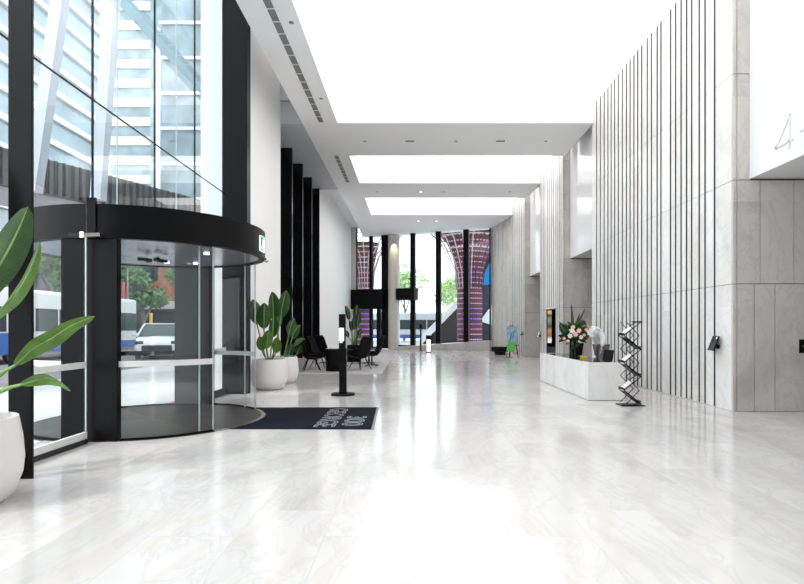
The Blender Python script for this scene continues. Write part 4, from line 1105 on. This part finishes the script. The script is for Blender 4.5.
# bus : long side parallel to the street
def bus(x0, x1, y0, y1, h, label, cat='bus', col='bus_white'):
    t = thing('city_bus', ((x0 + x1) / 2, (y0 + y1) / 2, -.06), label, cat)
    MB().box(x0, x1, y0, y1, .30, h).build('body', M[col], t, bevel=.15)
    MB().box(x1 - .02, x1 + .012, y0 + .3, y1 - .1, 1.25, 2.25).build('side_windows', M['car_glass'], t)
    MB().box(x1 - .02, x1 + .014, y0 + .15, y1 - .15, .34, .72).build('blue_skirt', M['bus_blue'], t)
    MB().box(x1 - .02, x1 + .018, y0 + 1.2, y0 + 3.0, .5, 1.2).build('advert_panel', M['bus_blue'], t)
    MB().box(x0 + .2, x1 - .2, y0 - .012, y0 + .02, 1.1, 2.6).build('windscreen', M['car_glass'], t)
    for y in (y0 + 2.3, y1 - 2.6):
        wheel(x1 - .1, y, .46, t)
        wheel(x0 + .1, y, .46, t)
    b = MB()
    k = int((y1 - y0) / 1.6)
    for i in range(1, k): b.box(x1 - .01, x1 + .016, y0 + .3 + i * 1.55, y0 + .38 + i * 1.55, 1.25, 2.25)
    b.build('window_posts', M[col], t)
    return t
bus(-18.7, -16.2, 19.5, 31.5, 3.05, 'white and blue city bus parked along the street outside the revolving door')
b2 = bus(-1.25, 1.25, -6, 6, 3.0, 'white bus standing in the street beyond the far windows')
b2.location = (-2.2, 57, -.06); b2.rotation_euler = (0, 0, R(-90))
# white car facing the camera
def car(x, y, label):
    t = thing('car', (x, y, -.06), label, 'car')
    w2 = .92
    # sections along Y from the nose: (y, z_bottom, z_belt, half width)
    prof = [(0, .30, .62, .78), (.12, .22, .78, .86), (.6, .2, .92, .90), (1.15, .2, .98, .92), (2.4, .2, 1.02, .92), (3.6, .2, 1.04, .90), (4.15, .25, 1.0, .86), (4.3, .35, .9, .8)]
    mb = MB()
    for (yy, zb, zt, hw) in prof:
        ring = [(-hw * .92, zb), (-hw, zb + .15), (-hw, (zb + zt) / 2 + .08), (-hw * .93, zt), (0, zt + .04), (hw * .93, zt), (hw, (zb + zt) / 2 + .08), (hw, zb + .15), (hw * .92, zb)]
        mb.v += [(x + a, y + yy, z - .06) for a, z in ring]
    K = 9
    for i in range(len(prof) - 1):
        for k in range(K): mb.f.append((i * K + k, i * K + (k + 1) % K, (i + 1) * K + (k + 1) % K, (i + 1) * K + k))
    mb.f += [tuple(range(K)), tuple((len(prof) - 1) * K + k for k in range(K))]
    mb.build('body', M['bus_white'], t, smooth='auto')
    cb = MB(); rings = [(.95, .97, .84), (1.75, 1.50, .66), (3.0, 1.55, .66), (4.0, 1.02, .80)]
    base_ = [(-.86, .95), (-.86, 4.05), (.86, 4.05), (.86, .95)]; top_ = [(-.66, 1.75), (-.64, 3.3), (.64, 3.3), (.66, 1.75)]
    cb.v = [(x + a, y + b, .93) for a, b in base_] + [(x + a, y + b, 1.46) for a, b in top_]
    cb.f = [(0, 1, 5, 4), (1, 2, 6, 5), (2, 3, 7, 6), (3, 0, 4, 7), (3, 2, 1, 0)]
    cb.build('cabin_glass', M['car_glass'], t)
    MB().prism([(x + a * 1.03, y + b) for a, b in top_], 1.45, 1.51).build('roof', M['bus_white'], t, bevel=.02)
    pb = MB()
    for (a, b), (c_, d_) in zip(base_, top_): pb.bar((x + a, y + b, .93), (x + c_, y + d_, 1.47), .07)
    pb.bar((x - .86, y + 2.6, .95), (x - .64, y + 2.6, 1.46), .06).bar((x + .86, y + 2.6, .95), (x + .64, y + 2.6, 1.46), .06)
    pb.build('pillars', M['bus_white'], t)
    MB().box(x - .58, x + .58, y - .04, y + .1, .26, .56).build('grille', M['tyre'], t, bevel=.02)
    for s in (-1, 1):
        MB().box(x + s * .68 - .16, x + s * .68 + .16, y + .03, y + .26, .58, .74).build('headlight', M['car_glass'], t, bevel=.03)
        MB().box(x + s * .98 - .09, x + s * .98 + .09, y + 1.2, y + 1.3, .95, 1.08).build('mirror', M['bus_white'], t, bevel=.02)
        for yy in (.85, 3.4): wheel(x + s * .82, y + yy, .33, t)
    return t
cr = car(0, 0, 'white hatchback facing the camera, seen through the revolving door')
cr.location = (-11.75, 24.6, -.06); cr.rotation_euler = (0, 0, R(20)); cr.scale = (1.1, 1.1, 1.08)
tree(-19.2, 38, 5.2, 1.9, 'tree_green', 21, 'green street tree behind the bus', .22)
tree(-22.2, 33.5, 6.2, 1.7, 'tree_green', 22, 'dense green tree left behind the bus', .22)
tree(-14.0, 34, 5.6, 1.5, 'tree_green', 23, 'pale-trunked tree right behind the white car', .16, 900)
c = at(137, 340, 30)
t = thing('street_pole', (-15.6, 31.9, 0), 'yellow pole at the rear of the bus', 'pole')
MB().lathe([(.09, 0), (.09, 2.2)], (-15.6, 31.9, 0), 10).build('pole', M['yellowp'], t)
MB().lathe([(.10, 2.2), (.10, 2.3)], (-15.6, 31.9, 0), 10).build('cap', M['yellowp'], t)
t = thing('traffic_signal', (-18.6, 34.0, 0), 'grey pole with a red signal head behind the bus', 'traffic light')
MB().lathe([(.07, 0), (.05, 5.2)], (-18.1, 34.0, 0), 10).build('pole', M['chrome'], t)
MB().box(-18.75, -18.3, 33.8, 34.1, 3.1, 4.3).build('signal_head', M['red'], t, bevel=.03)
M['brick'] = plain('orange_brick', (0.42, 0.20, 0.12), .8, var=.3, scale=3)
t = thing('shop_building', (-24, 44, 0), 'low orange-brown shop building with a white awning behind the bus', 'building')
MB().box(-34, -16.0, 43.2, 55, 0, 9.5).build('wall', M['brick'], t)
MB().box(-34, -15.5, 41.8, 43, 2.9, 3.5).build('awning', M['bus_white'], t)
MB().box(-26, -18, 42.9, 43.05, .3, 2.7).build('shop_window', M['car_glass'], t)
for k in range(5):
    MB().box(-30 + k * 2.7, -28.6 + k * 2.7, 42.92, 43.05, 5.2, 7.6).build('window', M['car_glass'], t)
    MB().box(-30 + k * 2.7, -28.6 + k * 2.7, 42.9, 43.0, 4.4, 4.9).build('red_sign', M['red'], t)
# big buildings across the street
M['pale_clad'] = plain('pale_cladding', (0.62, 0.65, 0.67), .4, var=.06, scale=.6)
M['cream_band'] = plain('cream_spandrel', (0.62, 0.57, 0.46), .6, var=.05)
M['ref_glass'] = plain('reflective_glazing', (0.25, 0.31, 0.335), .15, var=.35, scale=.35)
def tower(name, x0, x1, y0, y1, h, z0, pitch, band, wallm, bandm, label, parts_v=()):
    t = thing(name, ((x0 + x1) / 2, (y0 + y1) / 2, 0), label, 'building')
    MB().box(x0, x1, y0, y1, 0, h).build('glazed_wall', M[wallm], t)
    b = MB(); z = z0
    while z < h: b.box(x0 - .25, x1 + .25, y0 - .25, y1 + .25, z, z + band); z += pitch
    b.build('floor_bands', M[bandm], t)
    return t
tower('office_building', -60, -24, 8, 41, 38, 5, 1.7, .38, 'ref_glass', 'pale_clad', 'pale glass office building with thin white bands across the street at upper left')
tb = tower('office_tower', -52, -37.5, 92, 110, 85, 3, 3.3, 1.5, 'ref_glass', 'cream_band', 'tall pale tower with cream floor bands seen through the upper glazing')
MB().box(-44.6, -41.9, 91.0, 92, 0, 85).build('dark_recess', M['ref_glass'], tb)
for x in (-43.2, -38.6): MB().box(x - .45, x + .45, 90.4, 91.4, 0, 52).build('reflection_strip', M['bus_white'], tb)  # solid white strips standing in for interior light mirrored in the glazing
tw = tower('curved_tower', -30, -20, 64, 80, 60, 4, 4.2, .35, 'ref_glass', 'bus_white', 'bluish glass tower with white slab edges, right side of the upper glazing')

# outside entrance canopy, louvred, with leaning columns and brace
M['louvre'] = plain('dark_louvre', (0.10, 0.10, 0.105), .6)
M['lilac'] = plain('lilac_grey_steel', (0.46, 0.46, 0.50), .5, var=.03)
M['teal'] = plain('teal_grey_steel', (0.22, 0.30, 0.33), .5, var=.05)
t = thing('entrance_canopy', (-9, 15.5, 5), 'dark louvred street canopy crossing behind the upper glazing', 'canopy')
pa, pb = P((-13.5, 7.1, 0)), P((-6.3, 21.2, 0))
dn = (pb - pa).normalized(); nn = P((-dn.y, dn.x, 0))
if nn.x > 0: nn = -nn
q = [pa, pb, pb + nn * .25, pa + nn * .25]
MB().prism([(v.x, v.y) for v in q], 5.0, 5.92).build('fascia', M['louvre'], t)
lv = MB(); L = (pb - pa).length; k = int(L / .22)
for i in range(k):
    v = pa + dn * (i * .22); lv.box(v.x - .02, v.x + .05, v.y - .04, v.y + .02, 5.0, 5.92)
lv.build('louvre_fins', M['charcoal'], t)
q = [pa + nn * .25, pb + nn * .25, pb + nn * 2.2, pa + nn * 2.2]
MB().prism([(v.x, v.y) for v in q], 4.9, 5.05).build('soffit', M['lilac'], t)
for a_, b_, nm, r_, lb, mt in ((at(66, -40, 12), at(33, 192, 12), 'leaning_column', .13, 'leaning pale grey steel column outside, leftmost in the upper glazing', 'lilac'),
                              (at(115, -40, 14), at(98, 200, 14), 'leaning_column', .14, 'leaning pale teal steel column outside, just right of the first glazing bar', 'lilac')):
    tag(MB().bar(a_, b_, r_ * 2, r_ * 2).build(nm, M[mt]), lb, 'column', 'leaning steel columns')
tag(MB().bar(at(96, -28, 15.6), at(222, 108, 15.6), .55, .35).build('diagonal_brace', M['teal']), 'thick grey-teal diagonal steel brace outside the upper glazing', 'brace')
